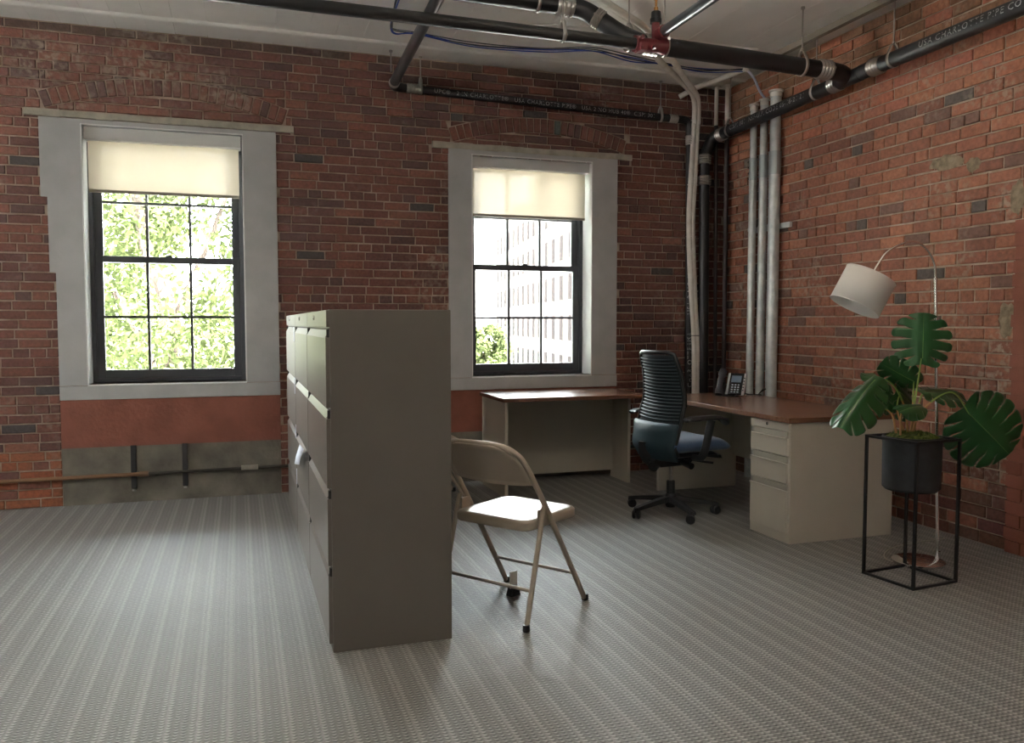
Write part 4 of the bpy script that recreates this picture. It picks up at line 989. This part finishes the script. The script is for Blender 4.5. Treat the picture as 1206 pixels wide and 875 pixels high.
# ---------------------------------------------------------------- plant stand, pot, monstera
sa = math.atan2(.033, .292)
st = empty('plant_stand', (3.176, 3.271, 0), sa, label='tall black wire cube plant stand holding the charcoal pot', cat='plant stand')
hw = .148; bt = .0065; zt_ = .715
for sx in (-1, 1):
    for sy in (-1, 1): obj('leg', box(sx*hw-bt, sx*hw+bt, sy*hw-bt, sy*hw+bt, 0, zt_), BLKPL, st)
for z_ in (0, zt_-2*bt):
    for s in (-1, 1):
        obj('rail', box(-hw+bt, hw-bt, s*hw-bt, s*hw+bt, z_, z_+2*bt), BLKPL, st)
        obj('rail', box(s*hw-bt, s*hw+bt, -hw+bt, hw-bt, z_, z_+2*bt), BLKPL, st)
obj('pot_ring', tube([(.1535*math.cos(2*PI*i/32)*.94, .1535*math.sin(2*PI*i/32)*.94, zt_-.01) for i in range(33)], .0035, 6, cap=False), BLKPL, st)
pt = empty('potted_monstera', (3.174, 3.272, .45), label='monstera plant with split leaves in a round charcoal pot on the black stand', cat='plant')
obj('pot', lathe([(.115, .003), (.122, .0), (.134, .012), (.137, .245), (.137, .268), (.130, .268), (.128, .235), (.02, .235)], 40), POT, pt, True)
# moss: bumpy mound of small tufts
bm = lathe([(.129, .240), (.12, .262), (.09, .278), (.05, .284), (.01, .286)], 28)
for v in bm.verts: v.co.z += random.uniform(-.006, .006)
for i in range(900):
    a = random.uniform(0, 2*PI); r_ = .128*math.sqrt(random.random()); z_ = .283-.035*(r_/.128)**3
    p = Vector((r_*math.cos(a), r_*math.sin(a), z_)); q = p+Vector((random.uniform(-.012, .012), random.uniform(-.012, .012), random.uniform(.006, .02)))
    s_ = Vector((random.uniform(-1, 1), random.uniform(-1, 1), 0)).normalized()*.003
    bm.faces.new([bm.verts.new(p-s_), bm.verts.new(p+s_), bm.verts.new(q)])
obj('moss', bm, MOSS, pt, kind='stuff')
PO = Vector(pt.location)
def leaf(attach, tip, normal, width, nl=6, slit=.9, droop=.25, cup=.15, mat=LEAF):
    """split leaf: attach = where the stem meets, tip = leaf tip, normal = upper face direction"""
    A = Vector(attach); T = Vector(tip); yv = (T-A); Ln = yv.length; yv.normalize(); nv = Vector(normal); nv = (nv-yv*nv.dot(yv)).normalized(); xv = yv.cross(nv)
    bm = bmesh.new(); hwid = width/2; rs = [0, .12, .3, .5, .68, .84, .94, 1.0]
    def margin(s):          # s 0..1 from base lobe to tip
        a = s*PI
        x_ = hwid*(math.sin(a)**.55 if s < .45 else math.sin(a)**.78)
        y_ = Ln*(-.16+.02*math.cos(a)+1.14*(1-math.cos(a))/2 - (.0 if s > .15 else -.0))
        if s < .16: y_ += -Ln*.05*math.sin(s/.16*PI)
        return x_, y_
    def place(x_, y_, sd):
        t = y_/Ln; drop = -droop*Ln*t*abs(t)-cup*abs(x_)**1.4*2.2/max(hwid, .01)**.4*.5+.006*math.sin(x_*90)
        p = A+xv*(x_*sd)+yv*y_+nv*drop; return p-PO
    for sd in (-1, 1):
        for l in range(nl):
            s0, s1 = l/nl, (l+1)/nl; K = 6; grid = []
            s0 += .0; 
            for j, r_ in enumerate(rs):
                row = []
                gap = 0 if r_ < .42 else .017*slit*(min(1, (r_-.42)/.3))
                lo = s0+(gap if l else 0); hi = s1-(gap if l < nl-1 else 0)
                for k in range(K+1):
                    q = k/K; s = lo+(hi-lo)*q
                    edge = 1-.07*slit*(abs(2*q-1)**4)*(r_ > .9)
                    mx, my = margin(s); rt = s**1.1; mr = Ln*(.0+.97*rt**1.15)
                    rr_ = r_*edge; row.append(bm.verts.new(place(mx*rr_, mr+(my-mr)*rr_**1.15, sd)))
                grid.append(row)
            for a, b in zip(grid, grid[1:]):
                for k in range(K):
                    f = (a[k], a[k+1], b[k+1], b[k])
                    try: bm.faces.new(f if sd > 0 else tuple(reversed(f)))
                    except ValueError: pass
    bmesh.ops.remove_doubles(bm, verts=bm.verts, dist=.0006)
    o = obj('leaf', bm, mat, pt, 'all'); md = o.modifiers.new('solid', 'SOLIDIFY'); md.thickness = .0012
    rib = [place(0, Ln*q, 1)+nv*.0008 for q in (0, .2, .4, .6, .8, .97)]
    obj('midrib', tube(rib, [.0026, .0022, .0019, .0015, .001, .0006], 6), M('leaf_rib', (.12, .22, .06), .4), o, True)
    return o
def stem(pts, r0=.0055, r1=.0032, tan=.5):
    P_ = [Vector(p)-PO for p in smoothpath(pts, 6)]; n = len(P_); k = int(n*tan)
    rad = [r0+(r1-r0)*i/(n-1) for i in range(n)]
    o = obj('stem', tube(P_[k:], rad[k:], 8), STEMG, pt, True)
    if k > 1: obj('stem_base', tube(P_[:k+1], rad[:k+1], 8), STEMB, o, True, label='tan lower stem')
TOPLEAF = M('lit_leaf', (.035, .15, .02), .35)
leaf((3.455, 3.20, .826), (3.665, 3.12, .610), (-.60, -.76, .22), .40, 7, .55, .10, .20)
leaf((3.222, 3.27, 1.103), (3.255, 3.30, 1.340), (-.50, -.84, -.20), .29, 6, 1.35, .05, .2)
leaf((2.87, 3.20, 1.005), (2.60, 3.10, .875), (-.45, -.50, .75), .20, 6, .7, .35, .9)
leaf((2.94, 3.27, .985), (3.05, 3.36, 1.035), (.1, -.7, .6), .15, 4, .3, .2, .4)
leaf((3.23, 3.33, .985), (3.045, 3.36, 1.075), (.2, -.75, -.55), .15, 5, .7, .1, .3)
leaf((3.15, 3.20, .872), (2.995, 3.15, .885), (.0, -.55, .85), .125, 4, .15, .25, .4)
leaf((3.275, 3.30, .935), (3.56, 3.34, .955), (.0, -.35, .95), .24, 6, .9, .15, .3)
leaf((3.17, 3.36, .93), (3.34, 3.40, .83), (.1, -.95, .25), .22, 5, .8, .1, .3)
leaf((3.06, 3.36, .86), (3.16, 3.42, .98), (-.2, -.9, .2), .16, 4, .5, .1, .2)
stem([(3.17, 3.27, .73), (3.20, 3.26, .82), (3.28, 3.23, .91), (3.37, 3.21, .93), (3.455, 3.20, .826)], tan=.4)
stem([(3.165, 3.275, .73), (3.18, 3.27, .88), (3.20, 3.27, 1.0), (3.214, 3.27, 1.103)], tan=.3)
stem([(3.155, 3.28, .73), (3.12, 3.27, .86), (3.03, 3.24, .965), (2.95, 3.22, 1.005), (2.87, 3.20, 1.005)], tan=.35)
stem([(3.08, 3.25, .73), (3.05, 3.22, .82), (3.06, 3.21, .86), (3.15, 3.20, .872)], tan=.7)
stem([(3.10, 3.30, .73), (3.09, 3.32, .82), (3.06, 3.36, .86)], tan=.7)
stem([(3.19, 3.29, .73), (3.21, 3.31, .88), (3.23, 3.33, .985)], tan=.5)
stem([(3.18, 3.27, .73), (3.21, 3.28, .84), (3.24, 3.29, .91), (3.275, 3.30, .935)], tan=.5)
stem([(3.16, 3.31, .73), (3.14, 3.34, .84), (3.17, 3.36, .93)], tan=.5)

# ---------------------------------------------------------------- outside
o = obj('street_ground', box(-140, 140, -100, 240, -8.4, -8), M('street', (.45, .44, .42), .9)); tag(o, 'sunlit street ground outside', kind='structure')
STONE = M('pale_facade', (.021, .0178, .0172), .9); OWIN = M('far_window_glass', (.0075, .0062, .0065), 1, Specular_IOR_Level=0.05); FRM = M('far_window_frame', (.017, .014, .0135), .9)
STONE2 = M('pale_parapet', (.12, .11, .10), .9)
dv = Vector((.157, .988, 0)).normalized(); nv_ = Vector((-dv.y, dv.x, 0))
bld = empty('brick_mill_building', (24.2, 57.2, -8), -math.atan2(dv.x, dv.y), label='long pale building with rows of tall windows outside the right window', cat='building')
# local frame: +y along facade, -x outward
def blk(y0, y1, x_, zt_):
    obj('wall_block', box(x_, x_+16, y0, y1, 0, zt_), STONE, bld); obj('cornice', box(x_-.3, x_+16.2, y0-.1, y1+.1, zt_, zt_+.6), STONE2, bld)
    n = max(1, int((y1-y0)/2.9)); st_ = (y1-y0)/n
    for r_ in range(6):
        zc = 1.3+r_*3.25
        for i in range(n):
            yc = y0+(i+.5)*st_
            f = obj('window', box(x_-.04, x_+.05, yc-.62, yc+.62, zc, zc+2.2), FRM, bld)
            obj('pane', box(x_-.06, x_-.03, yc-.54, yc+.54, zc+.08, zc+2.12), OWIN, f)
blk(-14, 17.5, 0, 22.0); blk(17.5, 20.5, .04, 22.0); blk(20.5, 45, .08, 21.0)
def tree(name, base, h_, spread, n, label, cz, seed, trunks, group=None, ls=.09, fr=1.0):
    rnd = random.Random(seed); t = empty(name, base, label=label, cat='tree', group=group)
    bm = bmesh.new()
    for tr in trunks: 
        P_ = smoothpath(tr['p'], 5); tube(P_, [tr['r']*(1-.65*i/(len(P_)-1)) for i in range(len(P_))], 9, bm)
    obj('trunk', bm, BARK, t, True)
    vs, fs = [], []
    cl = [(rnd.gauss(0, .45)*spread, rnd.gauss(0, .4)*spread*.6, cz+rnd.gauss(0, .42)*h_*.45, rnd.uniform(.3, .7)*spread*.28) for _ in range(max(18, n//220))]
    for i in range(n):
        c = rnd.choice(cl); d = Vector((rnd.gauss(0, 1), rnd.gauss(0, 1), rnd.gauss(0, 1)))*c[3]*.75
        p = Vector(c[:3])+d; a = Vector((rnd.uniform(-1, 1), rnd.uniform(-1, 1), rnd.uniform(-1, 1))).normalized()*ls*rnd.uniform(.7, 1.3)
        b = a.orthogonal().normalized()*ls*.55; b.rotate(Matrix.Rotation(rnd.uniform(0, 6.28), 3, a)); k = len(vs)
        vs += [p-a, p+b, p+a, p-b]; fs.append((k, k+1, k+2, k+3))
    obj('foliage', (vs, fs), TLEAF, t, kind='stuff')
BARK = noisy(M('bark', (.3, .24, .18), .9), 6, (.030, .021, .017), (.055, .040, .033))
tree('street_tree', (-1.0, 13.5, -8), 9, 3.2, 16000, 'tree with forked pale trunk right outside the left window', 10.2, 3,
     [dict(p=[(.2, 0, 0), (.12, 0, 5), (.0, 0, 9.3), (-.25, 0, 10.2), (-.55, .1, 12.2)], r=.19), dict(p=[(.02, 0, 9.2), (.5, .1, 10.3), (1.0, .2, 11.6)], r=.07), dict(p=[(1.35, .4, 0), (1.30, .4, 6), (1.22, .4, 9.6), (1.5, .4, 11.0), (1.6, .5, 12.4)], r=.15), dict(p=[(.1, 0, 8), (-.8, .3, 9.8), (-1.6, .5, 11)], r=.06)], ls=.065)
tree('street_tree', (-3.4, 21, -8), 10, 5.5, 13000, 'bushy green tree further back behind the left window', 9.0, 5, [dict(p=[(0, 0, 0), (.2, 0, 6), (.1, 0, 11)], r=.22)], ls=.11)
tree('small_street_tree', (8.35, 29.5, -8), 3.6, 1.25, 7000, 'small bright green tree at the lower left of the right window', 8.1, 9, [dict(p=[(0, 0, 0), (.1, 0, 4), (0, 0, 8)], r=.14)], ls=.10)
